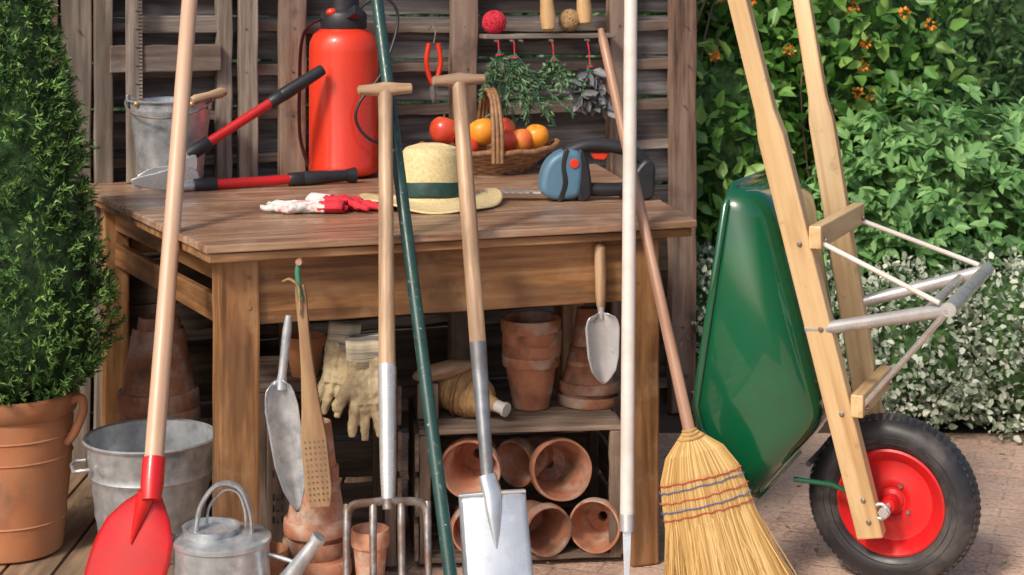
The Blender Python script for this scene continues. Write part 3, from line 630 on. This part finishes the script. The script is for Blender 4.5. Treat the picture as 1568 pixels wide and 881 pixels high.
tube('strap',spline([V(spx-.05,spy-.02,1.27),V(spx-.115,spy-.01,1.22),V(spx-.128,spy,1.05),V(spx-.125,spy,.92),V(spx-.10,spy-.01,.84)],8)[0],.004,M_black,spr,8,flat=3)

# ------------------------------------------------------------------ loppers
lp=grp('loppers',(-.9,4.56,.82))
def handle(a,b,segs):
    a=Vector(a);b=Vector(b)
    for t0,t1,r0,r1,m in segs: rod('handle_part',a.lerp(b,t0),a.lerp(b,t1),[(0,r0),(.04,r0*1.08),(.96,r1*1.08),(1,r1)],m,lp)
handle((-.90,4.53,.822),(-.437,4.74,.832),[(0,.13,.014,.014,M_alu),(.10,.22,.018,.018,M_black),(.20,.66,.0125,.0125,M_red),(.62,.72,.017,.018,M_black),(.70,.96,.019,.015,M_black),(.95,1,.017,.021,M_black)])
handle((-.915,4.565,.875),(-.532,4.77,1.125),[(0,.14,.014,.014,M_alu),(.10,.24,.018,.018,M_black),(.22,.66,.0125,.0125,M_red),(.64,.74,.016,.017,M_black),(.72,1,.018,.015,M_black)])
prism('upper_blade',shp([(300,240),(280,246),(255,256),(235,258),(212,270),(204,288),(214,291),(240,282),(262,286),(285,284),(300,266)],255,285,.00175),.005,T(-.928,4.555,.825,14),M_steel,lp,.001,rnd=3)
prism('lower_blade',shp([(304,283),(275,276),(240,284),(205,292),(212,303),(250,311),(300,311)],255,285,.00175),.010,T(-.928,4.540,.858,14),M_alu,lp,.003,rnd=3)
rod('pivot_bolt',(-.905,4.53,.842),(-.905,4.57,.842),.010,M_steel,lp)

# ------------------------------------------------------------------ hedge trimmer
tr=grp('cordless_hedge_trimmer',(.2,4.36,.81)); TM=T(.066,4.33,.813,8)
prism('housing',[(.005,.024),(.008,.07),(.026,.105),(.062,.128),(.100,.126),(.112,.10),(.110,.043),(.10,.010),(.070,.003),(.034,.004)],.072,TM,M_blue,tr,.014,rnd=4,seg=4)
prism('housing_band',[(.045,.002),(.056,.0),(.072,.045),(.066,.09),(.074,.129),(.062,.128),(.054,.09),(.058,.045)],.076,TM,M_black,tr,.004,rnd=3)
hp=[TM@V(x,0,z) for x,z in [(.075,.120),(.12,.137),(.18,.136),(.24,.122),(.275,.095),(.283,.060),(.266,.032),(.21,.024),(.11,.026)]]
tube('handle_loop',spline(hp,6)[0],.0175,M_black,tr,14,flat=1.35)
prism('trigger',[(.135,.118),(.185,.118),(.172,.100),(.145,.102)],.018,TM,M_redpl,tr,.003)
prism('rear_grip',[(.098,.004),(.128,.004),(.134,.04),(.122,.11),(.10,.128)],.066,TM,M_black,tr,.008,rnd=3)
prism('battery',[(.215,.0),(.29,.0),(.299,.05),(.297,.09),(.27,.10),(.232,.05)],.07,TM,M_black,tr,.008,rnd=3)
lathe('badge',[(0,.0),(.012,0),(.011,.003),(0,.004)],M_redpl,TM@T(.088,-.0365,.095,0,90),tr,24)
prism('cutter_bar',[(.01,-.02)]+[(-.01-.018*i-(.009 if j else 0),(-.034 if j else -.02)) for i in range(12) for j in (0,1)]+[(-.25,0)]+[(-.01-.018*i-(.009 if 1-j else 0),(.034 if 1-j else .02)) for i in reversed(range(12)) for j in (0,1)]+[(.01,.02)],.004,T(.066,4.34,.832,-6)@Matrix.Rotation(rad(90),4,'X'),M_steel,tr,0)

# ------------------------------------------------------------------ fruit trug
bk=grp('wicker_fruit_basket',(-.07,4.99,.81)); bc=V(-.065,4.99,0); Rb=Matrix.Rotation(rad(12),4,'Z')
def bring(f):
    a_,b_=.10+.105*f,.06+.05*f
    return [bc+(Rb@V(a_*math.cos(t),b_*math.sin(t),.816+.062*f+.020*f*math.cos(t)**4)) for t in np.linspace(0,2*math.pi,56,endpoint=False)]
gs=[]
for i,f in enumerate(np.linspace(0,1,9)):
    gs.append(tubegeo([p+V(0,0,.0022*math.sin(j*math.pi/2+i*math.pi)) for j,p in enumerate(bring(f))],.0065 if f<1 else .0085,8,True))
multi('woven_sides',gs,M_wick,bk)
mk('base',bring(0),[tuple(range(56))],M_wick,bk,solid=.006)
gs=[]
for dx in (-.012,.0,.012):
    gs.append(tubegeo(spline([bc+(Rb@V(dx,-.118,.85)),bc+(Rb@V(dx,-.112,.95)),bc+(Rb@V(dx*.8,-.07,1.03)),bc+(Rb@V(dx*.8,0,1.055)),bc+(Rb@V(dx*.8,.07,1.03)),bc+(Rb@V(dx,.112,.95)),bc+(Rb@V(dx,.112,.85))],6)[0],.0065,8))
multi('handle',gs,M_wick,bk)
def fruit(name,x,y,z,r,mat,stem=True):
    e=grp(name,(x,y,z)); pr=[(0,-r*.80),(r*.25,-r*.88),(r*.6,-r*.72),(r*.88,-r*.35),(r*1.0,.08*r),(r*.92,.5*r),(r*.68,.8*r),(r*.38,.9*r),(r*.15,.82*r),(0,.70*r)]
    p_,_=spline([V(a,0,b) for a,b in pr],4); q=[(max(0,v.x),v.z) for v in p_]; q[0]=(0,q[0][1]); q[-1]=(0,q[-1][1])
    lathe('skin',q,mat,T(x,y,z,random.uniform(0,360),random.uniform(-20,20),random.uniform(-20,20)),e,32,ang=80)
    if stem: tube('stem',[V(x,y,z+.7*r),V(x+.003,y,z+1.15*r)],.0018,M_wick,e,6)
for a in [('apple',-.200,4.96,.935,.043,M_apple),('apple',-.15,5.03,.925,.04,M_apple),('orange',-.085,4.955,.932,.042,M_orange),('apple',-.03,5.03,.93,.041,M_apple),('peach',.028,4.985,.905,.036,M_peach),('peach',.072,5.01,.915,.037,M_orange),('apple',-.02,4.95,.905,.034,M_apple),('apple',-.13,4.94,.885,.036,M_apple),('orange',.0,5.06,.90,.036,M_orange)]:
    fruit(*a,stem=a[0]=='apple')

# ------------------------------------------------------------------ wall-hung things
def ball(name,c,r,mat):
    e=grp(name,tuple(c)); gs=[]
    for i in range(26):
        q=Quaternion((random.gauss(0,1),random.gauss(0,1),random.gauss(0,1),random.gauss(0,1))).normalized()
        gs.append(tubegeo([Vector(c)+q@V(r*math.cos(a),r*math.sin(a),random.uniform(-.002,.002)) for a in np.linspace(0,2*math.pi,28,endpoint=False)],r*.10,6,True))
    multi('strands',gs,mat,e); ico('core',c,(r*.97,)*3,mat,e,3)
ball('red_twine_ball',wp(1.195,.10,1.25),.034,M_twr); ball('jute_twine_ball',wp(1.44,.10,1.255),.032,M_twb)
sh=grp('wall_peg_rail',wp(1.35,.1,1.2)); box('rail',wp(1.155,.09,1.208),wp(1.58,.09,1.208),.09,.014,M_slat,sh,hint=WN,jit=.001)
for s in (1.185,1.235,1.262,1.36,1.478): rod('peg',wp(s,.135,1.195),wp(s,.16,1.195),.004,M_dsteel,sh)
M_beech=wood('turned_beech',[(.5,.3,.13),(.66,.45,.24)],'z',.45,ns=40,f=.05,bump=.05)
for s,zb in ((1.362,1.222),(1.482,1.240)):
    e=grp('dibber_handle',wp(s,.12,zb)); rod('grip',wp(s,.125,zb),wp(s-.01,.12,zb+.15),[(0,.010),(.06,.021),(.3,.024),(.6,.02),(.9,.023),(1,.012)],M_beech,e)
M_herb=leafmat('rosemary_leaf',[(.04,.09,.04),(.09,.18,.08),(.18,.27,.14)],0)
M_sage=leafmat('purple_sage_leaf',[(.07,.07,.075),(.15,.15,.17),(.22,.23,.22)],0)
def bunch(name,s,ztop,zbot,spread,mat,ns,per,L,W,off=.17):
    e=grp(name,wp(s,off,ztop)); P=[];Dd=[];g=[]
    for i in range(ns):
        a=random.gauss(0,.5)*spread; b_=random.gauss(0,.3)*spread; l=(ztop-zbot)*random.uniform(.6,1)
        p0=wp(s,off,ztop); p1=wp(s+a,off+abs(b_)*.5,ztop-l); mid=p0.lerp(p1,.5)+V(0,0,-.01)
        pts,_=spline([p0,mid,p1],6); g.append(tubegeo(pts,.0014,5))
        for k in range(per):
            t=.18+.82*k/per; q=p0.lerp(p1,t)+V(0,0,-.02*t*(1-t)); dv=(p1-p0).normalized()+Vector(rng.normal(size=3))*.9; P.append(q);Dd.append(dv)
    P=np.array([tuple(x) for x in P]);Dd=np.array([tuple(x) for x in Dd])
    leaves('leaves',P,Dd,rng.normal(size=P.shape)+np.array([0,-1,.5]),L*rng.uniform(.7,1.2,len(P)),W,mat,e)
    multi('stems',g,M_cloth,e); tube('red_string',[wp(s,off,ztop-.02),wp(s,off-.005,ztop+.03),wp(s,.15,1.195)],.0022,M_twr,e,6)
    tube('red_tie',[wp(s+.008*math.cos(a),off+.008*math.sin(a),ztop-.015) for a in np.linspace(0,6.28,12,endpoint=False)],.003,M_twr,e,6,closed=True)
bunch('rosemary_bunch',1.235,1.16,.935,.13,M_herb,19,44,.024,.10)
bunch('rosemary_bunch',1.185,1.17,1.03,.10,M_herb,12,34,.024,.10)
bunch('thyme_bunch',1.36,1.15,1.02,.12,M_herb,15,28,.018,.25)
bunch('sage_bunch',1.478,1.13,.955,.15,M_sage,12,10,.048,.26)
sc=grp('red_secateurs',wp(1.0,.1,1.1))
SM=Matrix.Translation(wp(1.0,.11,1.09))@Matrix.Rotation(ang,4,'Z')
for s in (-1,1):
    tube('grip',spline([SM@V(s*.004,0,-.02),SM@V(s*.016,0,.01),SM@V(s*.022,0,.05),SM@V(s*.014,0,.10)],6)[0],.0075,M_redpl,sc,10)
    prism('blade',[(s*.002,-.02),(s*.012,-.03),(s*.010,-.06),(s*.002,-.082),(-s*.003,-.05)],.003,SM@Matrix.Translation((0,s*.003,0)),M_dsteel,sc,0)
tube('hook',spline([SM@V(0,0,.10),SM@V(.006,0,.13),SM@V(0,.01,.15),SM@V(-.005,.03,.14)],5)[0],.002,M_dsteel,sc,6)

# ------------------------------------------------------------------ wheelbarrow
wbw=grp('wheelbarrow',(.867,3.86,0)); Cw=V(.867,3.86,.192); BN=V(.916,-.40,0); BW=V(.40,.916,0)
def bp(n,w,z): p=Cw+BN*n+BW*w; return V(p.x,p.y,z)
AW=align(Cw-BW*.0,Cw+BW,(0,0,1))
tp=[]
for i in range(25):
    a=-math.pi*.86+2*math.pi*.86*i/24
    tp.append((.150+.042*math.cos(a),.046*math.sin(a)))
lathe('tyre',tp,M_rub,AW,wbw,96,ang=80)
tg=[]
for i in range(72):
    q=Matrix.Rotation(2*math.pi*i/72,4,'Z')
    for s in (-1,1):
        v=[(AW@q)@V(r0+dr,dy,s*(.006+dzz)) for r0 in (.1905,.1935) for dr,dy,dzz in ((0,-.004,0),(0,.004,0),(-.006,.004,.022),(-.006,-.004,.022))]
        tg.append((v,[(0,1,2,3),(4,5,6,7),(0,1,5,4),(1,2,6,5),(2,3,7,6),(3,0,4,7)]))
multi('tread',tg,M_rub,wbw,smooth=False)
for s in (-1,1):
    for r_ in (.136,.150): 
        zz=.046*math.sqrt(max(0,1-((r_-.150)/.042)**2)); lathe('sidewall_ring',[(r_-.0015,s*(zz-.001)),(r_,s*(zz+.0014)),(r_+.0015,s*(zz-.001))],M_rub,AW,wbw,72)
    lathe('rim',[(.0,s*.012),(.03,s*.012),(.034,s*.016),(.05,s*.018),(.07,s*.008),(.09,s*.012),(.105,s*.030),(.116,s*.038),(.121,s*.036),(.120,s*.02)],M_red,AW,wbw,72)
    lathe('hub',[(.0,s*.062),(.014,s*.062),(.017,s*.058),(.018,s*.02),(.026,s*.014)],M_red,AW,wbw,24)
    for k in range(4):
        q=AW@Matrix.Rotation(k*math.pi/2+.5,4,'Z'); rod('rim_bolt',q@V(.042,0,s*.014),q@V(.042,0,s*.024),.005,M_dsteel,wbw,seg=6)
rod('axle',Cw-BW*.115,Cw+BW*.115,.007,M_steel,wbw)
def bline(z): return -.035-.208*(z-.142)
def wsp(z): return .085+.168*(z-.142)
for s in (-1,1):
    def bpt(z): return bp(bline(z),s*(wsp(z)) ,z)
    L=(bpt(1.60)-bpt(.128)).length
    M=align(bpt(.128),bpt(1.6),BN); 
    prof=[(0,.030),(.93,.030),(.99,.022),(L-.10,.020),(L,.017)]
    vs=[];
    for z_,h_ in prof:
        tk=.0185 if h_>.025 else .017
        vs+=[(-h_,-tk,z_),(h_,-tk,z_),(h_,tk,z_),(-h_,tk,z_)]
    fs=[(3,2,1,0),tuple(range(16,20))]+[(4*i+k,4*i+(k+1)%4,4*i+4+(k+1)%4,4*i+4+k) for i in range(4) for k in range(4)]
    mk('handle_beam',vs,fs,M_beam,wbw,M,smooth=False,bevel=.004)
    tube('axle_clip',spline([bp(bline(.20)+.02,s*(wsp(.19)+.012),.200),bp(-.005,s*(wsp(.19)+.012),.208),bp(.010,s*(wsp(.19)+.012),.192),bp(-.005,s*(wsp(.19)+.012),.176),bp(bline(.18)+.02,s*(wsp(.19)+.012),.180)],5)[0],.0045,M_alu,wbw,8)
    rod('axle_nut',Cw+BW*(s*.104),Cw+BW*(s*.118),.012,M_alu,wbw,seg=6)
    for zb in (.165,.215,.41,.60,.79):
        p=bp(bline(zb)+.006,s*(wsp(zb)+.017),zb); q=p+BW*s*.006; rod('bolt',p,q,[(0,.006),(.6,.006),(1,.003)],M_dsteel,wbw,seg=8)
for zb in (.80,.425):
    off=.045
    a=bp(bline(zb)+off,-(wsp(zb)+.03),zb+.008); b=bp(bline(zb)+off,(wsp(zb)+.03),zb+.008)
    box('cross_batten',a,b,.028,.05,M_beam,wbw,hint=BN,bevel=.003)
    for s in (-1,1):
        p=bp(bline(zb)+off+.014,s*wsp(zb),zb); rod('batten_bolt',p,p+BN*.006,.006,M_dsteel,wbw,seg=6)
EN=bp(.170,-.28,.684); EF=bp(.170,.262,.684)
def att(z,s,o=.04): return bp(bline(z)+o,s*(wsp(z)+.005),z)
for s,E in ((-1,EN),(1,EF)):
    tube('leg_tube',[att(.60,s,-.03),att(.602,s,.02),E.lerp(att(.60,s,.02),.1),E],.0145,M_alu,wbw,12)
    tube('upper_brace',[att(.795,s,.05),E+V(-.02,0,.012)],.006,M_white,wbw,8)
    tube('lower_brace',[att(.43,s,.055),E+V(-.012,0,-.012)],.006,M_alu,wbw,8)
tube('foot_bar',[EN-BW*.01,EF+BW*.01],.0155,M_alu,wbw,12)
tube('mid_bar',[EN.lerp(att(.60,-1),.22),EF.lerp(att(.60,1),.22)],.010,M_alu,wbw,12)
def TR(w): return [bp(-.310,-w*.27,.915),bp(-.385,-w*.285,.40),bp(-.262,-w*.255,.222),bp(-.128,-w*.15,.39),bp(-.222,-w*.20,.885)]
nr=TR(1); fr_=TR(-.88)
vs=nr+fr_
fs=[(0,1,3,4),(1,2,3),(5,6,8,9),(6,7,8),(3,4,9,8),(2,3,8,7),(4,0,5,9)]
bm=bmesh.new(); bv=[bm.verts.new(v) for v in vs]
for f in fs: bm.faces.new([bv[i] for i in f])
bmesh.ops.recalc_face_normals(bm,faces=bm.faces)
ed=[e_ for e_ in bm.edges if len(e_.link_faces)==2 and not ({e_.verts[0],e_.verts[1]}=={bv[1],bv[3]} or {e_.verts[0],e_.verts[1]}=={bv[6],bv[8]})]
bmesh.ops.bevel(bm,geom=ed,offset=.05,segments=6,affect='EDGES',profile=.5,clamp_overlap=True)
me=D.meshes.new('tray'); bm.to_mesh(me); bm.free(); me.shade_smooth(); me.materials.append(M_green)
o=D.objects.new('tray',me); link(o,wbw); s_=o.modifiers.new('s','SOLIDIFY'); s_.thickness=.003; s_.offset=0
rimp=[nr[0].lerp(nr[1],.08),nr[0].lerp(nr[1],.5),nr[1].lerp(nr[0],.06),nr[1].lerp(nr[2],.12),nr[2].lerp(nr[1],.12),nr[2].lerp(fr_[2],.1),nr[2].lerp(fr_[2],.9),fr_[2].lerp(fr_[1],.1),fr_[1].lerp(fr_[2],.1),fr_[1].lerp(fr_[0],.1),fr_[0].lerp(fr_[1],.08),fr_[0].lerp(nr[0],.1),nr[0].lerp(fr_[0],.1)]
tube('tray_rim',rimp,.008,M_green,wbw,10,closed=True)
for s in (-1,1):
    tube('nose_stay',[bp(-.20,s*.12,.245),bp(-.12,s*.09,.235),bp(-.04,s*.075,.20)],.006,M_green,wbw,8)
tube('nose_crossbar',[bp(-.165,-.13,.285),bp(-.165,.13,.285)],.006,M_black,wbw,8)

# ------------------------------------------------------------------ potted conifer
pc=grp('potted_dwarf_conifer',(-1.19,4.02,0)); px_,py_=-1.19,4.04
lathe('pot',[(0,.02),(.112,.02),(.118,.024),(.122,.06),(.138,.22),(.143,.33),(.141,.345),(.150,.352),(.157,.375),(.157,.392),(.151,.398),(.14,.392),(.132,.34),(0,.34)],M_terrao,T(px_,py_,0),pc,64)
for zz in (.10,.25,.30): lathe('ring',[(np.interp(zz,[.06,.22,.33],[.122,.138,.143])-.002,zz-.005),(np.interp(zz,[.06,.22,.33],[.122,.138,.143])+.003,zz),(np.interp(zz,[.06,.22,.33],[.122,.138,.143])-.002,zz+.005)],M_terrao,T(px_,py_,0),pc,64)
for s in (-1,1):
    c=V(px_+s*.142,py_-.03,0); tube('ear',spline([c+V(0,0,.375),c+V(s*.030,0,.385),c+V(s*.034,0,.35),c+V(s*.012,0,.30),c+V(-s*.006,0,.28)],6)[0],.011,M_terrao,pc,10)
lathe('soil',[(0,.36),(.137,.36)],M_soil,T(px_,py_,0),pc,32)
rod('trunk',(px_,py_,.35),(px_,py_,1.4),[(0,.02),(1,.004)],M_post,pc)
def cr(z): return np.interp(z,[.385,.42,.50,.60,.70,.80,.94,1.04,1.15,1.33,1.45,1.55],[.10,.165,.212,.222,.208,.186,.163,.142,.115,.074,.04,.008])
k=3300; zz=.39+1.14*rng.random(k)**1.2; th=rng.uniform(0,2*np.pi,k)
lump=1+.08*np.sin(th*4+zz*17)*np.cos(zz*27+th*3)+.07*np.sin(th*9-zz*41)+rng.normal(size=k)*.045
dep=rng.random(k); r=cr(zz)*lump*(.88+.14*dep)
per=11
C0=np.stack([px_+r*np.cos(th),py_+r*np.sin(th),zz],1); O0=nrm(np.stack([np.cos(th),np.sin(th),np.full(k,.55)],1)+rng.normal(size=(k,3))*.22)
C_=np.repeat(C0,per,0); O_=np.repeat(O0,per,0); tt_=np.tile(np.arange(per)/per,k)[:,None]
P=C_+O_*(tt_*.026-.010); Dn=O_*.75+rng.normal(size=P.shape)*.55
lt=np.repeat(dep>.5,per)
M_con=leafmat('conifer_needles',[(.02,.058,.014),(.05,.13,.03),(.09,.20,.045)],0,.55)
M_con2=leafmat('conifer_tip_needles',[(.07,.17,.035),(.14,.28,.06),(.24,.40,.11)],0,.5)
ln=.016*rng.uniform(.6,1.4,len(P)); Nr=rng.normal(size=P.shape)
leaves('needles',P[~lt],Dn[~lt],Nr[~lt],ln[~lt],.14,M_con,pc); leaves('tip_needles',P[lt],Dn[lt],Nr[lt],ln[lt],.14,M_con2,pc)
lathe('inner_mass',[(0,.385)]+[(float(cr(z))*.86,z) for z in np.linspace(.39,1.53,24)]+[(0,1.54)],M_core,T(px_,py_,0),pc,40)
# ------------------------------------------------------------------ shrubs & trees
M_l1=leafmat('lantana_leaf',[(.04,.13,.025),(.09,.24,.045),(.18,.38,.08),(.34,.56,.14)],.3,.4)
M_l2=leafmat('light_leaf',[(.07,.19,.06),(.14,.32,.10),(.23,.45,.15),(.32,.55,.21)],.3,.5)
M_l3=leafmat('thuja_leaf',[(.015,.05,.012),(.035,.10,.024),(.07,.165,.04)],0,.6)
M_l4=leafmat('variegated_leaf',[(.10,.16,.09),(.25,.32,.21),(.48,.54,.42),(.70,.73,.62)],.15,.5)
M_l5=leafmat('dark_hedge_leaf',[(.015,.055,.014),(.035,.105,.026),(.08,.18,.05)],0,.5)
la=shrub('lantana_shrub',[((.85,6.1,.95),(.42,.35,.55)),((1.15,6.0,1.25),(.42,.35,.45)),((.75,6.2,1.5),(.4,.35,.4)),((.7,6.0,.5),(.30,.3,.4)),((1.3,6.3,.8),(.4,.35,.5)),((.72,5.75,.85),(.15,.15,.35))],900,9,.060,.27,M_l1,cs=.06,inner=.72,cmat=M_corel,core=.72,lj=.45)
for i in range(8):
    x=random.uniform(.6,1.3); y_=random.uniform(5.75,5.9); tube('stem',spline([V(x,y_,0),V(x+random.uniform(-.05,.05),y_,.5),V(x+random.uniform(-.15,.15),y_,1.1),V(x+random.uniform(-.25,.25),y_-.05,1.4)],5)[0],.0035,M_post,la,6)
fp=[V(random.uniform(.66,1.4),5.64+random.uniform(-.05,.08),random.uniform(.95,1.45)) for i in range(17)]
P=np.repeat(np.array([tuple(c) for c in fp]),22,0); d_=nrm(rng.normal(size=P.shape)); P=P+d_*.010
leaves('flowers',P,d_,rng.normal(size=P.shape),.013*rng.uniform(.8,1.3,len(P)),.4,leafmat('orange_flower',[(.8,.14,.02),(.9,.32,.04),(.9,.5,.08)],.1),la)
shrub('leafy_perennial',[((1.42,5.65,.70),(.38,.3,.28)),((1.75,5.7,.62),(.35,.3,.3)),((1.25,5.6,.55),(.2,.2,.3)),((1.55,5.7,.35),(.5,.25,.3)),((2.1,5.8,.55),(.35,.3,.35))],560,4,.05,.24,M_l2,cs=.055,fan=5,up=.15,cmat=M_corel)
shrub('thuja_tree',[((2.2,7.4,1.1),(.75,.6,1.4)),((3.2,7.6,1.1),(.7,.6,1.4)),((1.6,7.7,.8),(.5,.5,1.2))],4200,6,.055,.16,M_l3,cs=.045,up=.6)
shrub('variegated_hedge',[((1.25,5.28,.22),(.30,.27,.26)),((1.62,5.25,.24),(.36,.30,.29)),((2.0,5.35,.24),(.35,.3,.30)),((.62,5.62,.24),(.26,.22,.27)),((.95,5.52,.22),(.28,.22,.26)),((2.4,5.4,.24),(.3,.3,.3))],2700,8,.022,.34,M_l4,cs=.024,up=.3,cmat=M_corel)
shrub('background_foliage',[((.3,8.6,.9),(1.1,.5,1.3)),((1.6,8.9,1.0),(1.2,.5,1.5)),((3.2,9,1.0),(1.3,.5,1.5)),((4.8,9,1.0),(1.2,.5,1.5)),((-1.2,9,.9),(1.3,.5,1.5)),((.9,7.1,.55),(.8,.3,.8))],2200,6,.08,.28,M_l5,cs=.08)
shrub('background_foliage',[((-2.6,5.2,1.0),(.7,.5,1.4))],700,6,.06,.28,M_l5,cs=.06)

# ------------------------------------------------------------------ camera, light
cam=D.cameras.new('camera'); co=D.objects.new('camera',cam); scene.collection.objects.link(co); scene.camera=co
co.location=(0,0,1.35); co.rotation_euler=(rad(90),0,0); cam.sensor_width=36; cam.lens=36*2600/1568; cam.shift_y=-.2912; cam.clip_end=300
cam.dof.use_dof=True; cam.dof.focus_distance=3.9; cam.dof.aperture_fstop=7
w=D.worlds.new('World'); scene.world=w; w.use_nodes=True; nt=w.node_tree
sky=nt.nodes.new('ShaderNodeTexSky'); sky.sky_type='NISHITA'; sky.sun_disc=False
ld=V(.50,.72,-.78).normalized()
sky.sun_elevation=math.asin(-ld.z); sky.sun_rotation=math.atan2(-ld.x,-ld.y)
sky.air_density=.8; sky.dust_density=4.0; sky.ozone_density=.5
bg=nt.nodes['Background']; bg.inputs[1].default_value=.145; lk(nt,sky.outputs[0],bg.inputs[0])
sl=D.lights.new('sun','SUN'); sl.energy=2.6; sl.angle=rad(9); sl.color=(1,.91,.79); so=D.objects.new('sun',sl); scene.collection.objects.link(so)
so.rotation_euler=ld.to_track_quat('-Z','Y').to_euler()
scene.view_settings.view_transform='Standard'; scene.view_settings.look='None'; scene.view_settings.exposure=0
print('done')
